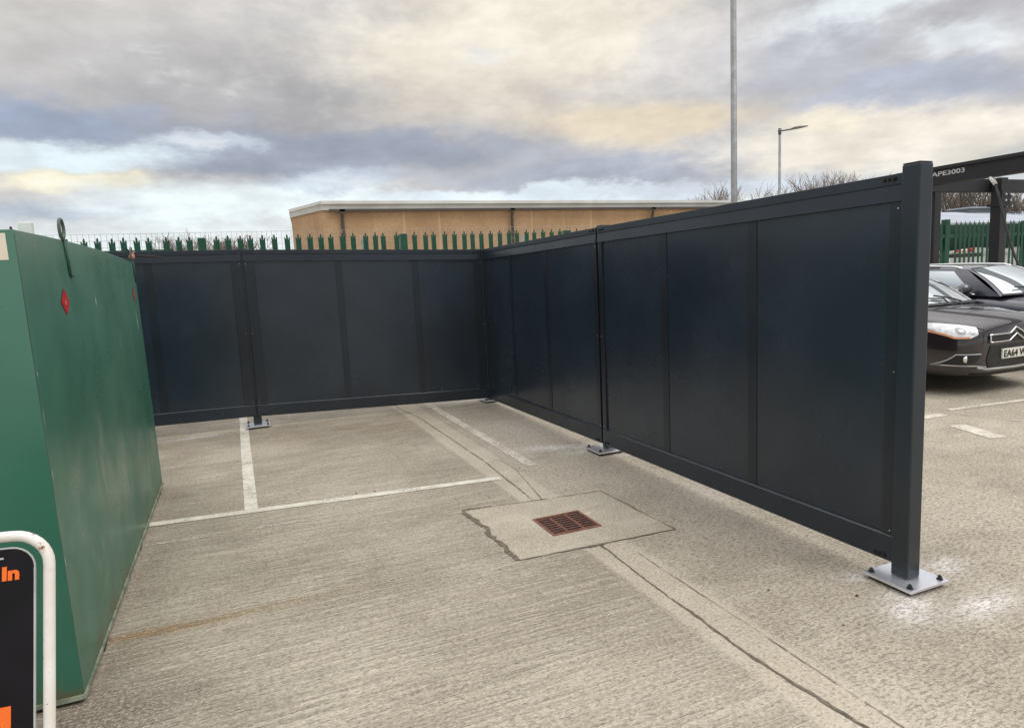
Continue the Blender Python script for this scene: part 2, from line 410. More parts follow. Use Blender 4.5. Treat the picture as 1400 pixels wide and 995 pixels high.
# trowelled slab round the gully, its joints
p = MB(); poly = [(1.335, 4.265), (2.35, 4.145), (2.375, 3.28), (1.335, 3.335)]
gx0, gx1, gy0, gy1 = 1.672, 2.016, 3.548, 3.872
outer = [Vector((a, b, .002)) for a, b in poly]; inner = [(gx0, gy1, .002), (gx1, gy1, .002), (gx1, gy0, .002), (gx0, gy0, .002)]
p.add(outer+inner, [(0, 1, 5, 4), (1, 2, 6, 5), (2, 3, 7, 6), (3, 0, 4, 7)])
tag(p.build('gully_slab', M['patch']), kind='structure')
ribbon('slab_joint', [(1.333, 4.275), (1.325, 4.1), (1.345, 3.9), (1.33, 3.7), (1.345, 3.5), (1.338, 3.335)], [.022, .040, .018, .032, .030, .038], .0045, M['sealant'], .022, 3, .02)
ribbon('slab_joint', [(1.325, 4.265), (1.38, 4.27), (1.52, 4.243)], [.05, .030, .008], .005, M['sealant'], .012, 4, .02)
ribbon('slab_joint', [(1.50, 4.247), (2.35, 4.148)], .009, .004, M['crack'], .007, 5)
ribbon('slab_joint', [(2.35, 4.148), (2.375, 3.28)], .011, .004, M['crack'], .006, 6)
ribbon('slab_joint', [(2.375, 3.28), (1.335, 3.335)], [.014, .010], .004, M['crack'], .009, 7)
ribbon('slab_joint', [(1.70, 3.312), (1.80, 3.308), (1.885, 3.303)], [.004, .022, .030], .005, M['sealant'], .014, 8, .02)
ribbon('bay_joint', [(1.765, 10.2), (1.80, 8.18), (1.873, 7.487), (1.885, 5.324), (1.835, 4.215)], .009, .004, M['crack'], .006, 9)
ribbon('bay_joint', [(1.855, 3.285), (1.846, 3.1), (1.83, 2.436), (1.825, 1.966), (1.86, 1.60), (1.92, .9), (1.93, -1.5)], [.016, .006, .009, .012, .014, .010, .010], .004, M['sealant'], .010, 10, .02)
ribbon('bay_joint', [(1.985, 3.1), (1.985, 2.4), (1.98, 1.5), (2.0, .2)], .0035, .004, M['crack'], .005, 11)
ribbon('bay_joint', [(1.905, 5.30), (2.02, 5.34), (2.03, 5.0), (1.90, 4.2)], .005, .004, M['crack'], .004, 12)
# loose stones and chips lying on the concrete
for x, y, r, mt in ((1.02, 1.83, .012, 'white'), (.72, 5.05, .007, 'bolt'), (.86, 5.03, .006, 'bolt'), (2.30, 2.42, .005, 'bolt'), (2.62, 2.18, .007, 'bolt'), (2.35, 2.02, .0045, 'bolt')):
    m = MB(); m.ball((0, 0, r*.6), r)
    o = m.build('stone_chip', M[mt]); o.location = (x, y, 0); o.scale = (1.3, .8, .7)
    for v in o.data.vertices: v.co += Vector((random.uniform(-1, 1), random.uniform(-1, 1), random.uniform(-1, 1)))*r*.25
    lab = {1.02: 'small white stone chip lying on the bare brushed concrete in the foreground', .72: 'tiny dark pebble beside the long white bay line, the left one of two', .86: 'tiny dark pebble beside the long white bay line, the right one of two',
           2.30: 'small dark pebble on the concrete right of the rusty drain slab joint', 2.62: 'small dark pebble left of the near steel base plate', 2.35: 'smallest dark pebble, on the concrete between joint and near base plate'}[x]
    tag(o, lab, 'stone')

# gully grate
gr = thing('drain_grate', 'rusty brown square gully grate of three slotted rows set in the smooth concrete slab', 'drain grate', (gx0, gy0, 0))
W, H = gx1-gx0, gy1-gy0
m = MB(); t = .018
m.box(0, W, 0, t, -.03, .007); m.box(0, W, H-t, H, -.03, .007); m.box(0, t, t, H-t, -.03, .007); m.box(W-t, W, t, H-t, -.03, .007)
m.build('frame', M['grate'], gr, bevel=.003)
m = MB()
for i in (1, 2): x = W*i/3; m.box(x-.007, x+.007, t+.006, H-t-.006, -.025, .0045)
n = 9
for i in range(1, n):
    y = H*i/n; m.box(t+.002, W-t-.002, y-.0045, y+.0045, -.025, .0035)
m.build('slotted_cover', M['grate'], gr, bevel=.002)
m = MB(); m.add([(t/2, t/2, .0015), (W-t/2, t/2, .0015), (W-t/2, H-t/2, .0015), (t/2, H-t/2, .0015)], [(0, 1, 2, 3)])  # flat black sheet paints the dark of the hole below the bars
m.build('pit', M['pit'], gr)

# ------------------------------------------------------------------ anthracite screen fence
def frame_fn(p0, p1, nrm, zoff0, zoff1):
    """u metres along p0->p1, w metres towards the viewer, z height on a line that sags with the ground"""
    p0 = Vector(p0); p1 = Vector(p1); d = (p1-p0); L = d.length; d.normalize(); nr = Vector(nrm).normalized()
    def f(u, w, z):
        q = p0+d*u+nr*w
        return (q.x, q.y, z+zoff0+(zoff1-zoff0)*u/L)
    return f, L
ZB, ZT = .088, 1.988
def screen_panel(parent, p0, p1, nrm, z0, z1, bats, rivets=True, sw=.066):
    f, L = frame_fn(p0, p1, nrm, z0, z1)
    m = MB(); m.box(.05, L-.05, -.030, -.002, ZB+.05, ZT-.05, f); pn = m.build('panel', M['sheet'], parent)
    def rail(zl, zh, profile, nm):
        mm = MB(); mm.prism(profile, 0.0, L, lambda a, b, d: f(d, a, b)); return mm.build(nm, M['rail'], pn, bevel=.0015)
    # pressed top rail: sloping face, then an upright lip
    rail(0, 0, [(-.036, ZT-.128), (.017, ZT-.128), (.009, ZT-.052), (.013, ZT-.048), (.013, ZT), (-.036, ZT)], 'top_rail')
    rail(0, 0, [(-.036, ZB), (.014, ZB), (.014, ZB+.128), (.006, ZB+.136), (-.036, ZB+.136)], 'bottom_rail')
    for u0, u1 in ((.004, sw), (L-sw, L-.004)):
        mm = MB(); mm.box(u0, u1, -.034, .011, ZB+.137, ZT-.1285, f); mm.build('stile', M['batten'], pn, bevel=.002)
    for u in bats:
        mm = MB(); mm.box(u-.038, u+.038, -.001, .0018, ZB+.137, ZT-.1285, f); mm.build('batten', M['batten'], pn, bevel=.001)
    # corner fixings
    for u, s in ((.045, 1), (L-.045, -1)):
        for z in (ZB+.022, ZT-.022):
            mm = MB()
            for kx in (0, .026, .050):
                a = Vector(f(u+s*kx, .012, z)); b_ = Vector(f(u+s*kx, .022, z)); mm.tube([a, b_], .0085 if kx else .011, 8)
                mm.tube([b_, b_+(b_-a)*.5], .005, 8)
            mm.build('fixing_bolt', M['bolt'], pn)
    if rivets:
        for u in (.02, L-.02):
            for z in (ZB+.16, 1.05, ZT-.16):
                mm = MB(); a = Vector(f(u, .0105, z)); mm.tube([a, Vector(f(u, .0145, z))], .0035, 8); mm.build('rivet', M['galv'], pn)
    return pn
def screen_post(parent, x, y, zt, base=True, rz=0., plate=.265, zb=0., px=None, py=None):
    m = MB(); h = .045
    m.box(x-h, x+h, y-h, y+h, zb+.034, zt-.006)
    po = m.build('post', M['post'], parent, bevel=.007)
    m = MB(); m.box(x-h+.003, x+h-.003, y-h+.003, y+h-.003, zt-.0058, zt); m.build('cap', M['post'], po, bevel=.001)
    x = px or x; y = py or y
    m = MB(); q = plate/2; m.box(x-q, x+q, y-q, y+q, zb+.020, zb+.034); m.build('base_plate', M['galv'], po, bevel=.0015)
    m = MB(); m.box(x-q+.02, x+q-.02, y-q+.02, y+q-.02, zb+.002, zb+.0195); m.build('gap_shade_block', M['foot'], po)  # dark block painted in for the shade in the gap below the plate
    for sx in (-1, 1):
        for sy in (-1, 1):
            m = MB(); bx, by = x+sx*(q-.028), y+sy*(q-.028)
            m.cyl((bx, by, zb+.0345), (0, 0, 1), .015, .015, .003, 14)
            m.cyl((bx, by, zb+.0375), (0, 0, 1), .0105, .0105, .012, 6); m.ball((bx, by, zb+.050), .0075)
            m.build('anchor_bolt', M['bolt'], po)
    return po
XF = 2.93
side = thing('screen_fence', 'dark anthracite panelled steel screen fence running from the far corner to the near post', 'fence', (XF, 5.1, 0))
back = thing('screen_fence', 'dark anthracite panelled steel screen fence across the back, behind the green tank', 'fence', (1.4, 8.1, 0))
def under(parent, fn_):
    before = set(bpy.data.objects); fn_()
    for o in set(bpy.data.objects)-before:
        if o.parent == parent: o.matrix_parent_inverse = Matrix.Translation(-Vector(parent.location))
nr = (-1, 0, 0)
Y0, Y1, Y2 = 7.984, 5.085, 2.178
def mk_side():
    screen_panel(side, (XF, Y0, 0), (XF, Y1+.012, 0), nr, -.043, -.012, [.91, 1.83])
    screen_panel(side, (XF, Y1-.012, 0), (XF, Y2+.050, 0), nr, -.012, .0, [Y1-.012-4.13, Y1-.012-3.222])
    screen_post(side, 2.988, Y1, 1.994, px=2.94); screen_post(side, 2.945, Y2, 2.026); screen_post(side, 2.956, 8.012, 1.955, plate=.26)
under(side, mk_side)
def mk_back():
    nb = (-.055, -1, 0)
    screen_panel(back, (2.917, 7.992, 0), (.127, 8.130, 0), nb, -.040, .046, [.85, 1.76], sw=.108)
    screen_panel(back, (.103, 8.134, 0), (-2.70, 8.262, 0), nb, .048, .075, [.935, 1.845], sw=.108)
    screen_post(back, .115, 8.195, 2.044, py=8.18); screen_post(back, -2.76, 8.35, 2.07)
under(back, mk_back)

# ------------------------------------------------------------------ green steel tank on the left
tank = thing('storage_tank', 'large green painted steel storage tank with scuffed side standing on small feet', 'tank', (-1.9, 4.5, 0))
tk = []
def mk_tank():
    xb, xt, x2 = -.700, -.722, -3.05
    yn_b, yn_t, yf_b, yf_t = 2.947, 2.978, 6.108, 6.150
    z0, zt = .032, 1.855
    def top(t): return zt+.024*math.sin(math.pi*min(1, t*1.25)**.9 if t < .8 else math.pi)-.012*t
    m = MB(); n = 24; vs = []; 
    for i in range(n+1):
        t = i/n; ztop = zt+.022*math.sin(math.pi*t)-.010*t
        yb = yn_b+(yf_b-yn_b)*t; yt = yn_t+(yf_t-yn_t)*t
        vs += [(xb, yb, z0), (xt, yt, ztop), (x2, yt, ztop+.0), (x2, yb, z0)]
    fs = []
    for i in range(n):
        a = i*4; b_ = a+4
        for j in range(4): fs.append((a+j, a+(j+1) % 4, b_+(j+1) % 4, b_+j))
    fs += [(0, 3, 2, 1), (n*4, n*4+1, n*4+2, n*4+3)]
    m.add(vs, fs)
    # paint chips: thin flakes of primer lying on the side skin
    def sx(z): return xb+(xt-xb)*(z-z0)/(zt-z0)+.0015
    rnd = random.Random(5)
    def chip(y0, z0_, y1, z1_, w):
        pts = []; k = 7
        for i in range(k+1):
            t = i/k; ww = w*math.sin(math.pi*(.08+.84*t))*rnd.uniform(.6, 1.2); pts.append((y0+(y1-y0)*t-ww/2, z0_+(z1_-z0_)*t))
        for i in range(k, -1, -1):
            t = i/k; ww = w*math.sin(math.pi*(.08+.84*t))*rnd.uniform(.6, 1.2); pts.append((y0+(y1-y0)*t+ww/2, z0_+(z1_-z0_)*t))
        m.add([(sx(z), y, z) for y, z in pts], [tuple(range(len(pts)))], 1)
    chip(4.33, 1.60, 4.345, 1.545, .014); chip(5.88, 1.47, 5.91, 1.32, .02)
    chip(2.99, 1.33, 2.992, 1.305, .008); chip(2.98, .95, 2.982, .90, .006); chip(2.967, .60, 2.97, .56, .008); chip(2.985, 1.18, 2.988, 1.12, .005)
    b_ = m.build('body', [M['green'], M['chip']], tank, bevel=.002); tk.append(b_)
    # rolled lip at the foot
    m = MB(); m.box(xb-.004, xb+.007, yn_b-.004, yf_b+.004, z0-.014, z0+.004); m.box(x2, xb-.004, yn_b-.007, yn_b+.002, z0-.014, z0+.004)
    m.build('bottom_lip', M['green_edge'], b_)
    m = MB(); m.add([(sx(.06)-.0008, yn_b+.0006, z0+.004), (sx(1.84), yn_t, 1.84), (sx(1.84), yn_t+.007, 1.84), (sx(.06)-.0008, yn_b+.007, z0+.004)], [(0, 1, 2, 3)])
    m.build('corner_weld', M['steel_ring'], b_)
    for y in (3.38, 4.64, 5.87):
        m = MB(); m.box(xb-.06, xb+.006, y-.028, y+.028, .002, z0-.0145); m.build('foot', M['foot'], tank)
    for y in (3.38, 4.64, 5.87):
        m = MB(); m.box(x2+.05, x2+.11, y-.03, y+.03, .002, z0-.001); m.build('foot', M['foot'], tank)
    # near face: worn cream label
    m = MB(); m.box(-1.02, -.748, yn_t-.0035, yn_t-.0012, 1.745, 1.842)
    m.build('label_plate', M['cream'], tank, bevel=.001)
    # lifting bars with eyes
    for y0, s, eye in ((3.745, 1, True), (6.06, .9, False)):
        m = MB(); xx = sx(1.8)+.004
        m.tube([(xx, y0+.035, 1.702), (xx, y0+.02, 1.78), (xx-.002, y0, 1.885)], .0075, 8)
        m.tube([(xx, y0+.035, 1.704), (xx, y0+.090, 1.700)], .006, 8)
        e = m.build('lifting_bar', M['steel_dark'], tank, smooth=True)
        m = MB(); k = 20; ring = []
        for i in range(k+1):
            a = 2*math.pi*i/k; ring.append((xx-.004, y0-.003+.044*math.sin(a), 1.918-.046*math.cos(a)))
        m.tube(ring, .0075, 8); m.build('eye', M['steel_ring'], e, smooth=True)
    # hazard diamonds with a flame pictogram
    for y, z, h, w in ((3.609, 1.580, .062, .082), (5.905, 1.597, .058, .05)):
        m = MB(); xx = sx(z)+.0015
        m.add([(xx, y-w, z), (xx, y, z-h), (xx, y+w, z), (xx, y, z+h)], [(0, 1, 2, 3)]); dm = m.build('hazard_diamond', M['red'], tank)
        m = MB(); fl = [(0, -.022), (.016, -.016), (.020, -.002), (.012, .012), (.010, .002), (.002, .026), (-.006, .010), (-.012, .012), (-.020, -.004), (-.014, -.018)]
        m.add([(xx+.001, y+a*.8, z+b*.75) for a, b in fl], [tuple(range(len(fl)))])
        ring = [(.9*math.cos(a), .9*math.sin(a)) for a in ()]
        m.build('flame_symbol', M['tape'], dm)
    # small fittings on the roof
    m = MB(); m.box(-.905, -.868, 3.80, 3.84, 1.868, 1.884); m.box(-.902, -.850, 3.80, 3.85, 1.885, 1.957); m.build('roof_vent', M['white'], tank, bevel=.003)
    m = MB(); m.cyl((-.93, 3.80, 1.868), (0, 0, 1), .018, .004, .07, 10); m.build('roof_spike', M['foot'], tank)
under(tank, mk_tank)
m = MB(); m.tube([(-.722, 6.06, 1.90), (-.60, 6.10, 1.892), (-.50, 6.13, 1.885)], [.008, .008, .005], 7)
m.tube([(-.722, 6.05, 1.90), (-.735, 6.02, 1.945), (-.745, 6.0, 1.955)], .005, 6)
tg = m.build('stub_of_wire', M['foot'], smooth=True); tag(tg, 'dark stiff wire poking out from the red tape on the green tank', 'wire')
m = MB(); rnd = random.Random(2)
for i in range(9):
    a = rnd.uniform(0, 6.28); b_ = rnd.uniform(-.9, 1.3); l = rnd.uniform(.025, .06)
    m.tube([(-.719, 6.055, 1.895), (-.715+l*.4*math.cos(a), 6.05+l*math.cos(a)*.5, 1.895+l*math.sin(b_))], [.010, .005], 6)
m.ball((-.717, 6.055, 1.893), .022)
tag(m.build('knotted_tape', M['tape']), 'faded red tape knotted around the far lifting bar of the green tank', 'tape')

# ------------------------------------------------------------------ hoop stand with the black sign
lean, side_lean = math.atan(.275), math.atan(.055)
st = thing('hoop_sign', 'black sign board with orange lettering hung in a chipped white tubular hoop', 'sign', (-.90, 1.962, 0))
RM = Matrix.Rotation(-lean, 4, 'X') @ Matrix.Rotation(side_lean, 4, 'Y')
st.matrix_world = Matrix.Translation((-.90, 1.962, 0)) @ RM
xr = .291      # right leg, local
def arc(cx, cz, r, a0, a1, n=8): return [(cx+r*math.cos(R(a0+(a1-a0)*i/n)), 0, cz+r*math.sin(R(a0+(a1-a0)*i/n))) for i in range(n+1)]
ztop = .986
path = [(xr, 0, 0), (xr, 0, .4), (xr, 0, .80)]+arc(xr-.088, ztop-.088, .088, 0, 90)+[(xr-.2, 0, ztop+.002), (-xr+.2, 0, ztop)]+arc(-xr+.088, ztop-.088, .088, 90, 180)+[(-xr, 0, .4), (-xr, 0, 0)]
m = MB(); m.tube(path, .0148, 14); m.build('hoop', M['hoop'], st, smooth=True)
m = MB()
bx, zt_, zb_, rr = .256, .953, .30, .058
poly = [(bx-rr+rr*math.cos(R(a)), zt_-rr+rr*math.sin(R(a))) for a in range(0, 91, 15)]+[(-bx+rr-rr*math.sin(R(a)), zt_-rr+rr*math.cos(R(a))) for a in range(0, 91, 15)]
poly += [(-bx+rr-rr*math.cos(R(a)), zb_+rr-rr*math.sin(R(a))) for a in range(0, 91, 15)]+[(bx-rr+rr*math.sin(R(a)), zb_+rr-rr*math.cos(R(a))) for a in range(0, 91, 15)]
m.prism(poly, -.003, .003, lambda a, b, d: (a, d, b)); bd = m.build('board', M['board'], st)
m = MB(); rim = [(a, 0, b) for a, b in poly]+[(poly[0][0], 0, poly[0][1])]; m.tube(rim, .0036, 6); m.build('rim_strip', M['board_edge'], bd)
text_obj('lettering', 'In', .050, M['orange'], bd, lambda a, b, c: (.181+a, -.0052-c, .868+b), width=.040, bold=.0022)
for x in (-1, 1):
    m = MB(); m.box(x*.15-.012, x*.15+.012, -.006, .006, .930, .972); m.build('hanger', M['galv'], bd)
m = MB(); m.box(-.05, .203, -.0052, -.0034, .478, .533); m.build('orange_block', M['orange'], bd)
m = MB(); m.box(.12, .184, -.0052, -.0034, .925, .930); m.build('small_mark', M['board_edge'], bd)

# ------------------------------------------------------------------ palisade fence
YP = 10.95
pal = thing('palisade_fence', 'green triple pointed palisade fence standing behind the dark screen panels', 'fence', (0, YP, 0))
def pale_mesh(stuff_xs=None):
    m = MB()
    def petal(x0, x1, zs, xt0, xt1, zt, lean, cx):
        zm = (zs+zt)/2
        m.add([(cx+x0, 0, .06), (cx+x1, 0, .06), (cx+x1, 0, zs), (cx+x0, 0, zs), (cx+(x1+xt1)/2, lean*.4, zm+.02), (cx+(x0+xt0)/2, lean*.4, zm+.02), (cx+xt1, lean, zt), (cx+xt0, lean, zt)],
              [(0, 1, 2, 3), (3, 2, 4, 5), (5, 4, 6, 7)])
    for cx in (stuff_xs or [0]):
        petal(-.040, -.012, 2.29, -.044, -.031, 2.345, -.012, cx)
        petal(-.016, .016, 2.32, -.009, .009, 2.392, .006, cx)
        petal(.012, .040, 2.29, .031, .044, 2.345, -.012, cx)
    return m
pitch = .1686; x0 = .115-pitch*.5-pitch*22
first = None; hidden = []; pxs = [.2807+pitch*(i-22) for i in range(24+110)]
posts_x = [-3.41, -.37, 2.665, 5.70, 8.74, 11.77, 15.92, 18.9]
for x in [ -3.9+pitch*i for i in range(140)]:
    if min(abs(x-q) for q in posts_x) < .075: continue
    if (-2.3 < x < 5.9) or (14.9 < x < 18.6):
        if first is None:
            first = pale_mesh().build('pale', M['pale'], pal, fix=False); s_ = first.modifiers.new('thick', 'SOLIDIFY'); s_.thickness = .003
            first.location = (x, -.03, 0)
        else:
            c = first.copy(); C.objects.link(c); c.location = (x+random.uniform(-.004, .004), -.03, random.uniform(-.006, .006)); c.rotation_euler = (0, random.uniform(-.012, .012), random.uniform(-.05, .05))
    else: hidden.append(x)
o = pale_mesh(hidden).build('pale', M['pale'], pal, fix=False); o.location = (0, -.03, 0); o['kind'] = 'stuff'
for x in posts_x:
    m = MB(); big = abs(x-15.92) < .1
    w, d = (.055, .075) if not big else (.062, .085)
    m.box(x-w, x+w, -d*.2, d*1.6, 0, 2.375 if not big else 2.44); m.build('post', M['pale'], pal, bevel=.012)
for z in (.35, 2.06):
    m = MB(); m.box(-3.9, 19.6, -.022, .020, z-.025, z+.025); m.box(-3.9, 19.6, -.022, -.016, z-.06, z-.0255); m.build('rail', M['pale_rail'], pal)

# weldmesh fence just beyond, only its top edge shows
wm = thing('mesh_fence', 'thin grey weldmesh fence whose top edge shows just above the green palisade', 'fence', (0, 11.6, 0))
m = MB(); x = -4.
while x < 7.2: m.box(x-.0022, x+.0022, -.0022, .0022, .05, 2.50); x += .075
for i in range(10): z = 2.50-.10*i; m.box(-4., 7.2, .0024, .0060, z-.0020, z+.0020)
m.build('mesh', M['mesh'], wm)
for x in (-3.9, -.9, 2.1, 5.1, 7.15):
    m = MB(); m.box(x-.02, x+.02, .01, .06, 0, 2.35); m.build('post', M['mesh'], wm)
# dark low strip seen between the pales on the far left
m = MB(); m.box(-7.0, -.9, 13.0, 13.05, .9, 2.335)
for x in (-6.5, -4, -1.2): m.box(x-.06, x+.06, 13.06, 13.16, 0, 2.335)
tag(m.build('board_fence', M['scrim']), 'low dark boarded fence glimpsed between the pales left of the tank corner', 'fence')
# scrim behind the palisade on the right
m = MB(); nx = 60
for i in range(nx):
    xa, xb = 14.2+5.2*i/nx, 14.2+5.2*(i+1)/nx; wa, wb = .02*math.sin(xa*9), .02*math.sin(xb*9)
    m.add([(xa, 11.16+wa, 1.72+.03*math.sin(xa*3)), (xb, 11.16+wb, 1.72+.03*math.sin(xb*3)), (xb, 11.16+wb*.3, 2.31), (xa, 11.16+wa*.3, 2.31)], [(0, 1, 2, 3)])
tag(m.build('screen_sheet', M['scrim'], smooth=True), 'dark green screen sheet fixed behind the palisade on the right', 'screen')

# ------------------------------------------------------------------ red and white barrier beyond
ba = thing('road_barrier', 'low barrier rail carrying round red and white markers beyond the palisade', 'barrier', (20.4, 14, 0))
m = MB(); m.box(-1.4, 1.5, -.03, .03, 1.50, 1.62); m.build('rail', M['foot'], ba)
for x in (-1.2, 0, 1.3):
    m = MB(); m.box(x-.05, x+.05, -.04, .04, 0, 1.5); m.build('post', M['galv'], ba)
for x, z, mt, r in ((-.41, 1.71, 'white', .09), (-.21, 1.71, 'white', .09), (.26, 1.70, 'white', .10), (.53, 1.69, 'white', .09), (.80, 1.70, 'white', .04), (1.02, 1.74, 'redlamp', .10)):
    m = MB(); m.ball((x, -.02, z), r, mi=0)
    m.cyl((x, -.02-r*.9, z), (0, -1, 0), r*.45, r*.45, .02, 12, mi=1); m.build('marker', [M[mt], M['redlamp']], ba, smooth=True)

# pale low van-like block of stored goods is really a rendered boundary wall
m = MB(); m.box(14.5, 34, 19.0, 19.25, 0, 1.55); m.box(14.5, 34, 18.96, 19.29, 1.551, 1.62)
tag(m.build('boundary_wall', M['pale_wall']), 'pale rendered boundary wall seen between the green pales on the right', 'wall')

# ------------------------------------------------------------------ tan building
bl = thing('flat_roof_building', 'long tan pebbledash building with pale eaves band and brown downpipes', 'building', (3.66, 28.65, 0))
def mk_bld():
    foot = [(3.66, 28.65), (26.5, 28.75), (26.5, 44), (3.95, 44), (2.66, 31.6)]
    m = MB(); m.prism(foot, 0, 4.62, lambda a, b, d: (a, b, d)); m.build('wall', M['dash'], bl)
    def grow(e): 
        return [(3.66-e*.3, 28.65-e), (26.5+e, 28.75-e), (26.5+e, 44+e), (3.95-e, 44+e), (2.66-e*.5, 31.6)]
    m = MB(); m.prism(grow(.10), 4.622, 4.86, lambda a, b, d: (a, b, d)); f1 = m.build('fascia', M['fascia'], bl)
    m = MB(); m.prism(grow(.16), 4.862, 4.99, lambda a, b, d: (a, b, d)); m.build('roof_trim', M['fascia_top'], bl)
    m = MB(); m.box(3.9, 26.5, 28.42, 28.53, 4.55, 4.65); m.build('gutter', M['gutter'], bl)
    for x in (4.42, 12.03, 19.64):
        m = MB(); m.tube([(x, 28.48, 4.55), (x, 28.48, 4.45), (x, 28.55, 4.3), (x, 28.55, 0)], .065, 8)
        m.box(x-.10, x+.10, 28.50, 28.62, 3.55, 3.62); m.box(x-.11, x+.11, 28.42, 28.56, 4.50, 4.645); m.build('downpipe', M['gutter'], bl)
under(bl, mk_bld)
# grey roofed shed far right
sh = thing('grey_shed', 'long low shed with pale grey sloping roof and dark rooflight beyond the palisade', 'building', (33, 25, 0))
m = MB(); m.box(-3, 26, 0, 12, 0, 3.30); m.build('wall', M['pale_wall'], sh)
m = MB(); m.prism([(-.3, 3.30), (6, 4.45), (12.3, 3.30), (12.3, 3.22), (-.3, 3.22)], -3.3, 26.3, lambda a, b, d: (d, a, b)); rf = m.build('roof', M['roof_grey'], sh)
for xa, xb in ((5.0, 8.3), (13.0, 16.5)):
    m = MB(); m.box(xa, xb, 5.2, 6.6, 4.30, 4.62); m.box(xa-.1, xb+.1, 5.1, 6.7, 4.621, 4.70, mi=1); m.build('rooflight', [M['rooflight'], M['roof_grey']], rf)

# ------------------------------------------------------------------ lamp columns
def lamp_column(x, y, h, r0, r1, arm, az, label, head=True):
    t = thing('street_lamp', label, 'street lamp', (x, y, 0))
    m = MB(); m.cyl((0, 0, 0), (0, 0, 1), r0*1.35, r0*1.35, 1.2, 20); m.tube([(0, 0, 1.2), (0, 0, 1.3), (0, 0, h)], [r0*1.35, r0, r1], 20)
    pl = m.build('column', M['galv_pole'], t, smooth=True)
    m = MB(); m.box(-.06, .06, -r0*1.42, -r0*1.30, .35, .95); m.build('access_door', M['galv'], pl)
    d = Vector((math.cos(az), math.sin(az), 0))
    m = MB(); m.tube([Vector((0, 0, h-.12))-d*.08, Vector((0, 0, h-.1)), Vector((0, 0, h-.05))+d*arm*.5], .035, 8); m.cyl((0, 0, h-.25), (0, 0, 1), r1*1.3, r1*1.3, .27, 12)
    m.build('arm', M['lamp'], t, smooth=True)
    m = MB(); q = d.cross(Vector((0, 0, 1))); base = Vector((0, 0, h-.05))+d*arm*.45
    prof = [(0, .05, .04), (.15, .13, .06), (.45, .15, .05), (arm*.65, .06, .02)]
    vs = []; 
    for a, w, th in prof:
        c = base+d*a+Vector((0, 0, a*.10)); vs += [c+q*w-Vector((0, 0, th*.4)), c+q*w*.8+Vector((0, 0, th)), c-q*w*.8+Vector((0, 0, th)), c-q*w-Vector((0, 0, th*.4))]
    fs = [(i*4+j, i*4+(j+1) % 4, i*4+4+(j+1) % 4, i*4+4+j) for i in range(3) for j in range(4)]+[(3, 2, 1, 0), (12, 13, 14, 15)]
    m.add(vs, fs); m.build('lamp_head', M['lamp'], t)
lamp_column(9.10, 10.5, 8.2, .060, .052, 1.0, R(-90), 'tall grey galvanised lamp column rising out of the top of the picture')
lamp_column(24.72, 25.35, 7.92, .075, .055, 1.15, R(-32), 'slim distant street lamp with a short arm and flat head against the sky')

# ------------------------------------------------------------------ steel canopy frame on the right
cp = thing('canopy_frame', 'black steel canopy frame with white lettering on its beam above the parked cars', 'canopy', (12.4, 9.4, 0))
m = MB(); m.box(-.09, .09, -9.5, .12, 2.905, 3.235); bm_ = m.build('beam', M['canopy'], cp, bevel=.01)
m = MB(); m.box(-.13, -.0905, -9.5, .12, 3.175, 3.235); m.box(-.13, -.0905, -9.5, .12, 2.905, 2.94); m.build('beam_flange', M['canopy'], bm_)
m = MB(); m.box(.091, 9.0, -.07, .07, 2.86, 3.13); m.build('beam', M['canopy'], cp, bevel=.01)
m = MB(); m.box(.72, .91, -.09, .06, 0, 2.858); pp = m.build('post', M['canopy'], cp, bevel=.01)
m = MB(); m.box(.62, 1.02, -.2, .2, .003, .02); m.build('base_plate', M['galv'], pp)
m = MB(); m.box(2.42, 2.63, -.30, -.09, 0, 3.13); pp = m.build('post', M['canopy'], cp, bevel=.01)
m = MB(); m.box(2.38, 2.67, -.34, -.05, 2.55, 2.60); m.box(2.37, 2.68, -.35, -.305, 2.60, 2.86); m.build('bracket', M['canopy'], pp)
for z in (2.66, 2.78):
    m = MB(); m.cyl((2.45, -.36, z), (0, -1, 0), .02, .02, .03, 10); m.cyl((2.60, -.36, z), (0, -1, 0), .02, .02, .03, 10); m.build('bolt', M['galv'], pp)
m = MB(); m.box(-.085, .085, -9.4, -9.23, 0, 2.903); m.build('post', M['canopy'], cp, bevel=.01)
m = MB(); m.box(6.5, 6.7, -.30, -.09, 0, 3.13); m.build('post', M['canopy'], cp, bevel=.01)
m = MB(); m.cyl((4.6, -.12, 2.98), (0, -1, 0), .13, .13, .05, 20); m.build('end_disc', M['trim'], cp)
text_obj('lettering', 'APE3003', .115, M['letter'], bm_, lambda a, b, c: (-.0915-c, -.58-a, 3.06+b), width=.62, bold=.002)
cb = MB(); cb.tube([(12.30, 7.74, 2.90), (12.30, 7.70, 2.84), (12.30, 7.655, 2.765)], [.035, .038, .032], 10, mi=1)
cb.tube([(12.30, 7.655, 2.77), (12.30, 7.59, 2.55), (12.30, 7.47, 2.09), (12.30, 7.31, 1.58), (12.30, 7.21, 1.36), (12.30, 7.02, .9), (12.30, 6.9, .0)], .022, 8)
tag(cb.build('hanging_cable', [M['cable'], M['white']], smooth=True), 'dark cable with a white end sleeve hanging from the black canopy beam', 'cable')

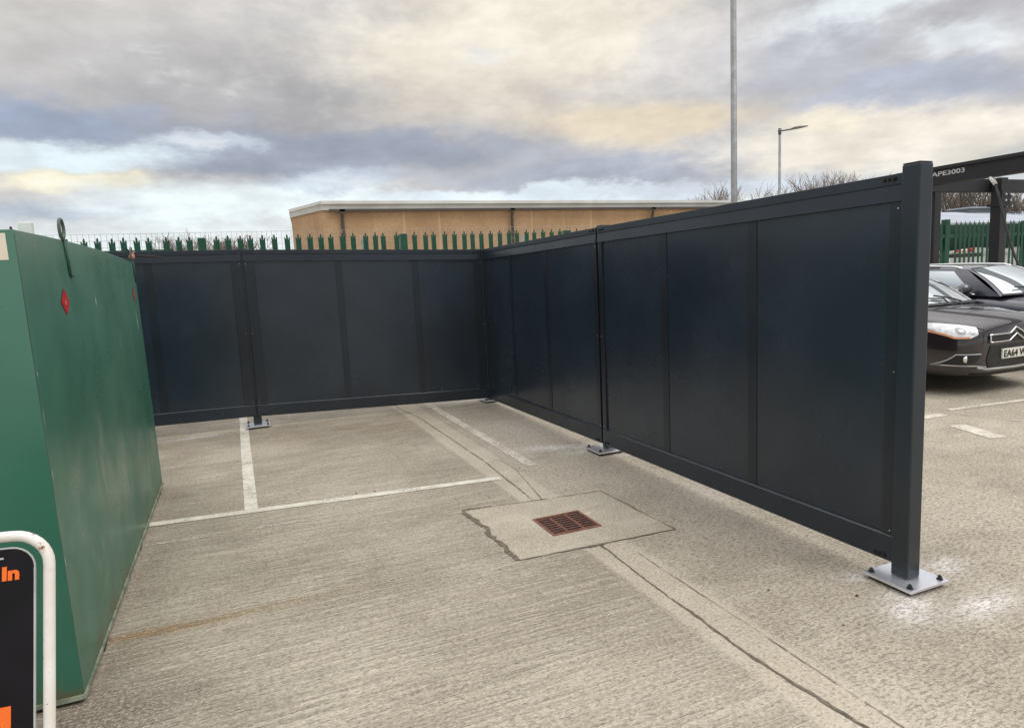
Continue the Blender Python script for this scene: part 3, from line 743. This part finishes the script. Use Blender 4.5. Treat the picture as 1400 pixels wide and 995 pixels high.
# ------------------------------------------------------------------ cars
def subdivided_bvh(o):
    bpy.context.view_layer.update()
    dg = bpy.context.evaluated_depsgraph_get(); ev = o.evaluated_get(dg); me = ev.to_mesh()
    bv = BVHTree.FromPolygons([v.co.copy() for v in me.vertices], [tuple(p_.vertices) for p_ in me.polygons]); ev.to_mesh_clear()
    return bv
def car(name, label, loc, paint, spec):
    t = thing(name, label, 'car', loc, spec.get('rz', 0))
    st_ = spec['stations']; prof = []
    m = MB(); K = 9
    rings = []
    for y, w, zb, zt in st_:
        hh = [(0, zb), (.72*w, zb), (.93*w, zb+.035), (.985*w, zb+.14), (w, zb+(zt-zb)*.45), (.985*w, zt-.15), (.93*w, zt-.055), (.60*w, zt), (0, zt+.022)]
        ring = [(x, y, z) for x, z in hh]+[(-x, y, z) for x, z in hh[-2:0:-1]]
        rings.append(ring)
    n = len(rings[0]); vs = [q for r_ in rings for q in r_]
    fs = [(i*n+j, i*n+(j+1) % n, (i+1)*n+(j+1) % n, (i+1)*n+j) for i in range(len(rings)-1) for j in range(n)]
    fs += [tuple(range(n)), tuple((len(rings)-1)*n+j for j in range(n-1, -1, -1))]
    m.add(vs, fs); body = m.build('body', paint, t, smooth=True)
    sb = body.modifiers.new('sub', 'SUBSURF'); sb.levels = 2; sb.render_levels = 2
    bv = subdivided_bvh(body)
    def decal(nm, poly, mat, parent, off=.006, cuts=5, thick=.004, frm='front'):
        bm = bmesh.new(); vsn = [bm.verts.new((x, 0, z)) for x, z in poly]; bm.faces.new(vsn)
        bmesh.ops.triangulate(bm, faces=bm.faces)
        for _ in range(cuts):
            long = [e for e in bm.edges if e.calc_length() > .05]
            if not long: break
            bmesh.ops.subdivide_edges(bm, edges=long, cuts=1); bmesh.ops.triangulate(bm, faces=bm.faces)
        for v in bm.verts:
            sgn = 1 if frm == 'front' else -1
            h = bv.ray_cast(Vector((v.co.x, -5*sgn, v.co.z)), Vector((0, sgn, 0)))
            if h[0] is None: h = bv.find_nearest(Vector((v.co.x, -1.9*sgn, v.co.z)))
            nn = h[1] if h[1].dot(Vector((0, -sgn, 0))) > 0 else -h[1]
            v.co = h[0]+nn*off
        me = bpy.data.meshes.new(nm); bmesh.ops.recalc_face_normals(bm, faces=bm.faces); bm.to_mesh(me); bm.free(); me.materials.append(mat)
        for p_ in me.polygons: p_.use_smooth = True
        o = bpy.data.objects.new(nm, me); C.objects.link(o); o.parent = parent
        return o
    def strip(nm, pts, w, mat, parent, off=.012, r=None):
        """raised bar following the nose"""
        out = []
        for i in range(len(pts)-1):
            for j in range(8): a = j/8; out.append((pts[i][0]*(1-a)+pts[i+1][0]*a, pts[i][1]*(1-a)+pts[i+1][1]*a))
        out.append(pts[-1]); P_ = []
        for x, z in out:
            h = bv.ray_cast(Vector((x, -5, z)), Vector((0, 1, 0)))
            if h[0] is None: h = bv.find_nearest(Vector((x, -1.9, z)))
            P_.append(h[0]+Vector((0, -off, 0)))
        mm = MB(); mm.tube(P_, w, 8); return mm.build(nm, mat, parent, smooth=True)
    # greenhouse: painted shell of five patches, glass laid on it
    gh = spec['house']
    A = [Vector(p_) for p_ in gh]      # half points: base front centre, base front corner, top front corner, top rear corner, base rear corner
    bfc, bf, tf, tr, br = A
    mir = lambda v: Vector((-v.x, v.y, v.z))
    def patch(fn_, u0, u1, v0, v1, off, nu=12, nv=8, frame=None):
        vs = []
        for i in range(nu+1):
            for j in range(nv+1):
                u, v = u0+(u1-u0)*i/nu, v0+(v1-v0)*j/nv
                if frame: u, v = frame(u, v, i/nu, j/nv)
                e = 1e-3; p_ = fn_(u, v); du = fn_(u+e, v)-fn_(u-e, v); dv = fn_(u, v+e)-fn_(u, v-e); nn = du.cross(dv).normalized()
                if nn.dot(p_-Vector((0, .2, .9))) < 0: nn = -nn
                vs.append(p_+nn*off)
        return vs, [(i*(nv+1)+j, (i+1)*(nv+1)+j, (i+1)*(nv+1)+j+1, i*(nv+1)+j+1) for i in range(nu) for j in range(nv)]
    fwd = bfc.y-bf.y
    def screen(u, v):
        x = (2*u-1); b_ = Vector((bf.x*x, bf.y+fwd*(1-x*x), bf.z+.012*(1-x*x))); t_ = Vector((tf.x*x, tf.y-.06*(1-x*x), tf.z+.035*(1-x*x)))
        return b_.lerp(t_, v)+Vector((0, -.03, .03))*math.sin(math.pi*v)*.8
    def rear(u, v):
        x = (2*u-1); b_ = Vector((br.x*x, br.y+.06*(1-x*x), br.z)); t_ = Vector((tr.x*x, tr.y+.04*(1-x*x), tr.z+.035*(1-x*x)))
        return b_.lerp(t_, v)+Vector((0, .03, 0))*math.sin(math.pi*v)
    def sidef(s):
        def f(u, v):
            b_ = bf.lerp(br, u); t_ = tf.lerp(tr, u); t_.z += .03*math.sin(math.pi*u); b_.x += .03*math.sin(math.pi*u); t_.x += .03*math.sin(math.pi*u)
            p_ = b_.lerp(t_, v); p_.x += .025*math.sin(math.pi*v); p_.x *= s; return p_
        return f
    def roof(u, v):
        x = 2*u-1; a_ = Vector((tf.x*x, tf.y-.06*(1-x*x), tf.z+.035*(1-x*x))); c_ = Vector((tr.x*x, tr.y+.04*(1-x*x), tr.z+.035*(1-x*x)))
        p_ = a_.lerp(c_, v); p_.z += .03*math.sin(math.pi*v); p_.x += .03*math.sin(math.pi*v)*x; return p_
    m = MB()
    for fn_ in (screen, rear, sidef(1), sidef(-1), roof): m.add(*patch(fn_, 0, 1, 0, 1, 0))
    rfm = m.build('roof', paint, t, smooth=True)
    m = MB(); m.add(*patch(screen, .035, .965, .01, .95, .006)); m.build('windscreen', M['screen_glass'], t, smooth=True)
    m = MB(); m.add(*patch(screen, .02, .98, .002, .05, .012, nv=2)); m.build('wiper_cowl', M['trim'], t, smooth=True)
    for a0, a1 in ((.30, .80), (-.05, .45)):
        mm = MB(); mm.tube([screen(.5+a0*.5, .02)+Vector((0, -.02, .03)), screen(.5+a0*.25, .10)+Vector((0, -.02, .03)), screen(.42 if a0 > 0 else .15, .17)+Vector((0, -.02, .035))], .010, 6)
        mm.build('wiper', M['trim'], t)
    m = MB(); m.add(*patch(rear, .07, .93, .12, .92, .006)); m.build('rear_window', M['glass'], t, smooth=True)
    for s in (1, -1):
        for (u0, u1) in spec['windows']:
            m = MB(); m.add(*patch(sidef(s), u0, u1, .07, .90, .006)); wdw = m.build('side_window', M['glass'], t, smooth=True)
            mm = MB(); f_ = sidef(s); edge = [f_(u0+(u1-u0)*i/10, .05) for i in range(11)]; mm.tube([e_+Vector((s*.008, 0, 0)) for e_ in edge], .010, 6); mm.build('window_trim', M['chrome' if spec.get('rails') else 'trim'], wdw)
        # door mirror
        mb = MB(); c0 = sidef(s)(spec['windows'][0][0]+.02, .10)
        mb.tube([c0, c0+Vector((s*.10, -.02, .02))], [.03, .022], 8)
        b0 = c0+Vector((s*.19, -.02, .06)); 
        for i in range(1): mb.tube([b0+Vector((-s*.11, 0, 0)), b0+Vector((-s*.09, -.01, 0)), b0+Vector((0, -.02, .0)), b0+Vector((s*.07, .0, -.005)), b0+Vector((s*.09, .01, -.01))], [.05, .075, .085, .06, .02], 12)
        mr = mb.build('door_mirror', [paint], t, smooth=True)
        mm = MB(); mm.tube([b0+Vector((-s*.12, -.01, -.04)), b0+Vector((s*.05, -.01, -.055))], [.04, .035], 10); mm.build('mirror_base', M['trim'], mr, smooth=True)
    if spec.get('rails'):
        for s in (1, -1):
            pts = [sidef(s)(u, 1.)+Vector((-s*.03, 0, .030 if 0.08 < u < .97 else .0)) for u in [.04, .09, .2, .35, .5, .65, .8, .93, .99]]
            mm = MB(); mm.tube(pts, .017, 8); mm.build('roof_rail', M['chrome'], t, smooth=True)
    # wheels with dark arches
    for s in (1, -1):
        for yy in spec['axles']:
            xw = s*(spec['half']-.10); rr_ = .325
            m = MB(); m.prism([(yy+.385*math.cos(R(a)), .33+.385*math.sin(R(a))) for a in range(-22, 203, 9)], s*(spec['half']-.2), s*(spec['half']+.006), lambda a_, b_, d_: (d_, a_, b_)); m.build('wheel_arch', M['trim'], t)
            e = bpy.data.objects.new('wheel', None)
            mm = MB(); prof_ = [(.0, rr_-.11), (.01, rr_-.03), (.03, rr_), (.17, rr_), (.20, rr_-.03), (.21, rr_-.11)]
            seg = 36; vsx = []
            for j in range(seg):
                a = 2*math.pi*j/seg
                for dx, r_ in prof_: vsx.append((s*(spec['half']-.190+dx), yy+r_*math.cos(a), .325+r_*math.sin(a)))
            q = len(prof_); mm.add(vsx, [(j*q+i, j*q+i+1, ((j+1) % seg)*q+i+1, ((j+1) % seg)*q+i) for j in range(seg) for i in range(q-1)])
            wh = mm.build('wheel', M['tyre'], t, smooth=True)
            mm = MB(); xo = s*(spec['half']+.008)
            for i in range(5):
                a = 2*math.pi*i/5; d_ = Vector((0, math.cos(a), math.sin(a))); tq = Vector((0, -math.sin(a), math.cos(a)))
                for sp in (-1, 1):
                    p0 = Vector((xo, yy, .325)); mm.tube([p0+d_*.04, p0+d_*.21+tq*sp*.035], [.018, .014], 6)
            mm.tube([Vector((xo, yy+.215*math.cos(2*math.pi*j/30), .325+.215*math.sin(2*math.pi*j/30))) for j in range(31)], .013, 6)
            mm.cyl((xo-s*.02, yy, .325), (s, 0, 0), .055, .045, .03, 16); mm.build('rim', M['rim'], wh, smooth=True)
    # nose
    for s in (-1, 1):
        P2 = lambda L_: [(s*abs(x), z) for x, z in L_]
        hl = decal('headlamp', P2(spec['lamp']), M['lens'], t, .006)
        decal('turn_lens', P2(spec['amber']), M['amber'], hl, .011)
        for cx, cz, rr_ in spec['bulbs']:
            decal('reflector', P2([(cx+rr_*math.cos(R(a)), cz+rr_*math.sin(R(a))) for a in range(0, 360, 30)]), M['lens_dark'], hl, .012)
            decal('bulb', P2([(cx+rr_*.5*math.cos(R(a)), cz+rr_*.5*math.sin(R(a))) for a in range(0, 360, 45)]), M['lens'], hl, .016)
        fg = decal('fog_lamp_recess', P2(spec['fog_poly']), M['trim'], t, .005)
        fx, fz = spec['fog']; h = bv.ray_cast(Vector((s*fx, -5, fz)), Vector((0, 1, 0)))[0] or Vector((s*fx, -1.95, fz))
        mm = MB(); mm.cyl(h+Vector((0, -.028, 0)), (0, 1, 0), .040, .036, .03, 16); mm.build('fog_lamp', M['chrome'], fg, smooth=True)
        strip('fog_trim', P2(spec['fog_trim']), .006, M['board_edge'], fg, .006)
    gl = decal('grille', spec['grille'], M['trim'], t, .005)
    for z in spec['slats']: strip('slat', [(-spec['slat_w'], z), (spec['slat_w'], z)], .006, M['lens_dark'], gl, .008)
    for pts in spec['chrome']: strip('emblem_bar', pts, .0095, M['chrome'], gl, .016)
    decal('lower_intake', spec['intake'], M['trim'], t, .006)
    strip('bumper_lip', spec['lip'], .012, M['board_edge'], t, .004)
    decal('underbody', [(-.62, .19), (.62, .19), (.66, .26), (-.66, .26)], M['trim'], t, .008)
    # bonnet shut line follows the nose
    for s in (-1, 1): strip('bonnet_seam', [(s*x, z) for x, z in spec['seam']], .0035, M['trim'], t, .003)
    # number plate
    yy = bv.ray_cast(Vector((0, -5, spec['plate_z'])), Vector((0, 1, 0)))[0].y-.022
    mm = MB(); mm.box(-.26, .26, yy-.004, yy+.015, spec['plate_z']-.0555, spec['plate_z']+.0555); pl = mm.build('number_plate', M['plate'], t, bevel=.002)
    if spec.get('plate_text'):
        text_obj('plate_lettering', spec['plate_text'], .108, M['plate_txt'], pl, lambda a, b, c: (-.238+a, yy-.0062-c, spec['plate_z']-.038+b), width=.40, bold=.0025)
    # tail lamps
    for s in (-1, 1): decal('tail_lamp', [(s*.50, .88), (s*.50, .74), (s*.78, .76), (s*.78, .90)], M['redlamp'], t, .008, frm='rear')
    return t
specA = dict(half=.905, axles=(-1.28, 1.34), plate_z=.462, plate_text='EA64 W',
    stations=[(-2.145, .50, .26, .66), (-2.13, .64, .235, .755), (-2.07, .765, .215, .815), (-1.93, .845, .20, .868), (-1.72, .885, .19, .918), (-1.40, .902, .185, .962), (-1.02, .905, .18, 1.0), (-.5, .905, .18, 1.01), (.4, .905, .18, 1.02), (1.2, .90, .18, 1.04), (1.75, .87, .20, 1.06), (2.02, .80, .24, 1.02), (2.12, .68, .30, .92)],
    house=[(0, -1.36, .965), (.81, -1.16, .965), (.60, -.42, 1.40), (.56, 1.15, 1.40), (.74, 1.90, 1.03)],
    windows=[(.10, .42), (.45, .72)],
    lamp=[(.580, .778), (.605, .700), (.70, .662), (.80, .660), (.852, .715), (.892, .790), (.880, .825), (.80, .826), (.70, .808)],
    amber=[(.70, .662), (.80, .660), (.852, .715), (.886, .775), (.874, .778), (.843, .730), (.795, .680), (.70, .680)],
    bulbs=[(.66, .733, .028), (.745, .742, .034)],
    fog=(.745, .43), fog_poly=[(.855, .36), (.80, .475), (.58, .475), (.60, .445), (.66, .385)],
    fog_trim=[(.585, .483), (.80, .483), (.86, .358), (.66, .352), (.50, .33)],
    grille=[(-.46, .695), (.46, .695), (.44, .585), (-.44, .585)], slats=(), slat_w=.4,
    chrome=[[(-.455, .605), (-.455, .688), (-.12, .688), (0, .752), (.12, .688), (.455, .688), (.455, .605)], [(-.455, .605), (-.13, .605), (0, .682), (.13, .605), (.455, .605)]],
    intake=[(-.44, .565), (.44, .565), (.50, .40), (.46, .315), (-.46, .315), (-.50, .40)], lip=[(-.62, .33), (-.50, .305), (0, .292), (.50, .305), (.62, .33)],
    seam=[(.50, .745), (.62, .79), (.76, .83)])
specB = dict(specA); specB.update(plate_text=None, rails=True, windows=[(.10, .38), (.41, .64), (.67, .90)],
    stations=[(y, w*.985, zb, zt+(.02 if y > -1 else .0)) for y, w, zb, zt in specA['stations'][:-3]]+[(1.9, .87, .2, 1.06), (2.2, .80, .24, 1.02), (2.3, .70, .3, .95)],
    house=[(0, -1.28, .985), (.80, -1.06, .985), (.61, -.46, 1.375), (.60, 1.75, 1.385), (.74, 2.15, 1.03)],
    chrome=[[(-.40, .69), (.40, .69)], [(-.38, .61), (.38, .61)]], slats=(.63, .65, .67), slat_w=.38)
car('hatchback_car', 'glossy dark aubergine hatchback with double chevron grille, nose nearest the screen fence post', (8.22, 6.96, 0), M['carA'], specA)
car('estate_car', 'slate blue estate car with silver roof rails parked behind the dark hatchback', (10.75, 7.12, 0), M['carB'], specB)

# ------------------------------------------------------------------ winter trees
def tree(x, y, h, seed, label, spread=.35, dark=False, group='bare winter trees beyond the site', depth=5, base=0):
    rnd = random.Random(seed); t = thing('bare_tree', label, 'tree', (x, y, 0), group=group)
    tr_ = MB(); cr = MB(); trunkh = h*rnd.uniform(.16, .28); r0 = h*.018
    lean_ = Vector((rnd.uniform(-.05, .05), rnd.uniform(-.05, .05), 1)).normalized()
    tr_.tube([(0, 0, 0), lean_*trunkh*.5, lean_*trunkh], [r0*1.3, r0, r0*.8], 7)
    def grow(p, d, l, r, lv):
        q = p+d*l; mid_ = p+d*l*.5+Vector((rnd.uniform(-1, 1), rnd.uniform(-1, 1), 0))*l*.05
        cr.tube([p, mid_, q], [r, r*.85, r*.66], 4 if lv < 3 else 3, caps=False)
        if lv >= depth: return
        for i in range(3 if lv < depth-1 else 4):
            f = rnd.uniform(.45, 1.) if i else 1.
            a = rnd.uniform(0, 2*math.pi); nd = (d+Vector((math.cos(a), math.sin(a), rnd.uniform(-.1, .3)))*rnd.uniform(.35, .75)*(1+spread)).normalized()
            nd = (nd+Vector((0, 0, .22))).normalized()
            grow(p+d*l*f, nd, l*rnd.uniform(.62, .84), max(r*.58, .011), lv+1)
    top_ = lean_*trunkh
    for i in range(4):
        a = rnd.uniform(0, 6.28); grow(top_*rnd.uniform(.8, 1), (Vector((math.cos(a)*.4, math.sin(a)*.4, 1))).normalized(), h*.24, r0*.6, 1)
    tr_.build('trunk', M['bark_dark' if dark else 'bark'], t)
    c = cr.build('crown', M['bark_dark' if dark else 'twig'], t, fix=False)
    # scale so the crown tops out at h
    zm = max(v.co.z for v in c.data.vertices); s = h/zm
    t.scale = (s, s, s)
    return t
far = [(46.2, 58.5, 9.6), (49.3, 57.2, 10.3), (52.0, 56.3, 9.4), (54.4, 55.4, 10.2), (56.3, 54.4, 10.9), (58.3, 54.0, 11.3), (60.5, 53.0, 11.0), (63, 52, 11.2)]
where = ['left of the big lamp column', 'right behind the big lamp column', 'between the two lamp columns', 'just left of the distant street lamp', 'just right of the distant street lamp', 'tallest pale crown right of the distant street lamp', 'pale crown halfway from street lamp to near post', 'pale crown closest to the near fence post']
for i, (x, y, h) in enumerate(far): tree(x, y, h, 20+i, 'bare twiggy tree on the skyline, '+where[i])
rx = []
for i in range(12):
    az = R(54.9+i*.62); d = 58+6*((i*7) % 3)
    rx.append((math.sin(az)*d, math.cos(az)*d, (6.9+1.2*((i*5) % 4)/3) if i < 6 else 6.0+.4*(i % 2)))
for i, (x, y, h) in enumerate(rx):
    tree(x, y, h, 50+i, 'bare brown tree in the dense row framed by the black canopy', .1, dark=(i % 3 == 0), group='bare trees framed under the canopy')
for i, (x, y, h, w_) in enumerate([(-3.5, 45.5, 5.2, 'leftmost'), (-2.1, 44.6, 5.4, 'second from the left'), (-.5, 44.4, 5.0, 'third from the left'), (.9, 44.0, 4.9, 'rightmost')]):
    tree(x, y, h, 80+i, 'low bare tree just showing above the green pales, '+w_+' of four', .5, group='low bare trees above the palisade')

# ------------------------------------------------------------------ sky and light
w = bpy.data.worlds.new('World'); S.world = w; w.cycles.sampling_method = 'MANUAL'; w.cycles.sample_map_resolution = 512; w.use_nodes = True
nt = w.node_tree; k = N(nt); bg = nt.nodes['Background']
sky = k.n('ShaderNodeTexSky'); sky.sky_type = 'NISHITA'; sky.sun_disc = False; sky.sun_elevation = R(54); sky.sun_rotation = R(142)
vec = k.coords('Generated'); X, Y, Z = k.sep(vec)
# cloud-plane coordinates for natural perspective in the texture
zc = k.math('MAXIMUM', Z, .0); den = k.math('ADD', zc, .12)
cmb = k.n('ShaderNodeCombineXYZ'); k.l(k.math('DIVIDE', X, den), cmb.inputs[0]); k.l(k.math('DIVIDE', Y, den), cmb.inputs[1])
pv = cmb.outputs[0]
n1 = k.noise(pv, .55, 4, .58); n2 = k.math('ADD', k.math('MULTIPLY', k.noise(pv, 1.5, 5, .6), .45), k.math('MULTIPLY', k.noise(vec, 6.5, 7, .62, mp=(1, 1, 2.3)), .55)); n3 = k.noise(vec, 17, 4, .6, mp=(1, 1, 2.2))
w1 = k.noise(vec, 4.2, 5, .6, mp=(1, 1, 2)); w2 = k.noise(vec, 5.3, 5, .62, mp=(1.1, 1.1, 2.4))
azd = k.math('MULTIPLY', k.math('ARCTAN2', X, Y), 57.2958); eld = k.math('MULTIPLY', k.math('ARCSINE', Z), 57.2958)
azw = k.math('ADD', azd, k.math('MULTIPLY', k.math('SUBTRACT', w1, .5), 16.)); elw = k.math('ADD', eld, k.math('MULTIPLY', k.math('SUBTRACT', w2, .5), 5.))
def lin(c): return tuple(((v/255)/12.92 if v/255 <= .04045 else ((v/255+.055)/1.055)**2.4) for v in c)
col = k.mix(k.ramp(n1, .35, .65), lin((205, 203, 202)), lin((186, 186, 190)))
horizon = k.ramp(eld, 8., 3.)
col = k.mix(k.math('MULTIPLY', horizon, .9), col, lin((226, 234, 236)))
CL = [
(-6.4, 18.1, 17.1, 3.9, (206, 203, 200), .85), (1.9, 14.0, 14.8, 3.4, (172, 171, 173), .85), (23.5, 18.6, 14.1, 5.0, (236, 228, 212), .95),
(19.6, 13.5, 8.2, 3.0, (206, 198, 186), .6), (-11.1, 12.0, 6.3, 1.6, (158, 170, 192), .95), (7.4, 10.3, 19.0, 1.9, (152, 160, 176), .95),
(0.0, 11.2, 4.8, .4, (222, 232, 240), .45), (-11.3, 9.9, 7.8, 1.1, (222, 236, 242), .95), (-9.4, 8.0, 5.6, .8, (240, 232, 206), .9),
(-10.5, 5.9, 6.5, .7, (172, 184, 200), .8), (1.2, 6.6, 11.2, 1.6, (232, 243, 246), .95), (9.7, 8.1, 10.0, .6, (184, 196, 212), .5),
(32.1, 8.0, 12.3, 1.6, (168, 174, 188), .95), (33.9, 11.7, 10.1, 1.4, (226, 212, 188), .85), (22.9, 6.4, 17.8, .6, (224, 236, 244), .9),
(38.0, 16.8, 6.4, 2.4, (214, 211, 210), .7), (45.5, 14.6, 6.4, 2.0, (178, 181, 192), .8), (50.8, 17.2, 7.0, 1.3, (232, 240, 244), .95),
(53.6, 11.6, 8.3, 1.2, (178, 184, 200), .9), (57.5, 14.2, 3.5, 1.1, (228, 234, 238), .8), (50.0, 8.9, 9.7, 1.6, (234, 226, 212), .9),
(46.0, 10.3, 3.9, .8, (238, 228, 204), .6), (56.7, 7.6, 4.6, 1.6, (240, 233, 220), .85), (40.7, 6.2, 6.4, .8, (206, 216, 228), .7)]
for a, e, sa, se, c_, s_ in CL:
    gg = gauss(k, azw, elw, a, e, sa*1.05, se*1.15)
    msk = k.ramp(k.math('ADD', gg, k.math('MULTIPLY', k.math('SUBTRACT', n2, .5), 1.25)), .08, .80)
    col = k.mix(k.math('MULTIPLY', msk, s_), col, lin(c_))
# fine cloud structure
det = k.ramp(n2, .36, .64, .93, 1.16); det2 = k.ramp(n3, .30, .70, .95, 1.07)
sc = k.n('ShaderNodeVectorMath', operation='SCALE'); k.l(col, sc.inputs[0]); k.l(k.math('MULTIPLY', det, det2), sc.inputs['Scale'])
# overcast sky is brighter overhead
up = k.ramp(eld, 20., 58., 1., 2.9)
sc2 = k.n('ShaderNodeVectorMath', operation='SCALE'); k.l(sc.outputs[0], sc2.inputs[0]); k.l(up, sc2.inputs['Scale'])
bg2 = k.n('ShaderNodeBackground'); k.l(sc2.outputs[0], bg2.inputs['Color']); bg2.inputs['Strength'].default_value = 1.05
k.l(sky.outputs[0], bg.inputs['Color']); bg.inputs['Strength'].default_value = .08
ms = k.n('ShaderNodeMixShader'); ms.inputs[0].default_value = .985
k.l(bg.outputs[0], ms.inputs[1]); k.l(bg2.outputs[0], ms.inputs[2]); k.l(ms.outputs[0], nt.nodes['World Output'].inputs['Surface'])

sun = bpy.data.lights.new('sun', 'SUN'); sun.energy = 1.0; sun.angle = R(30); sun.color = (1., .94, .85)
so = bpy.data.objects.new('sun', sun); C.objects.link(so); so.rotation_euler = (R(36), 0, R(38))

# ------------------------------------------------------------------ camera
yaw, pitch, roll, F = .3881, .1314, -.0481, 909.43
f = Vector((math.sin(yaw)*math.cos(pitch), math.cos(yaw)*math.cos(pitch), -math.sin(pitch)))
r = Vector((math.cos(yaw), -math.sin(yaw), 0)); u = r.cross(f)
r2 = r*math.cos(roll)+u*math.sin(roll); u2 = -r*math.sin(roll)+u*math.cos(roll)
cam = bpy.data.cameras.new('camera'); co = bpy.data.objects.new('camera', cam); C.objects.link(co)
co.matrix_world = Matrix(((r2.x, u2.x, -f.x, 0), (r2.y, u2.y, -f.y, 0), (r2.z, u2.z, -f.z, 1.6), (0, 0, 0, 1)))
cam.sensor_width = 36; cam.lens = F/1400*36; cam.clip_end = 3000; cam.clip_start = .05
S.camera = co
S.cycles.max_bounces = 5; S.cycles.diffuse_bounces = 2; S.cycles.glossy_bounces = 3
S.cycles.use_adaptive_sampling = True; S.cycles.adaptive_threshold = .02
S.view_settings.view_transform = 'Standard'; S.view_settings.look = 'None'; S.view_settings.exposure = 0
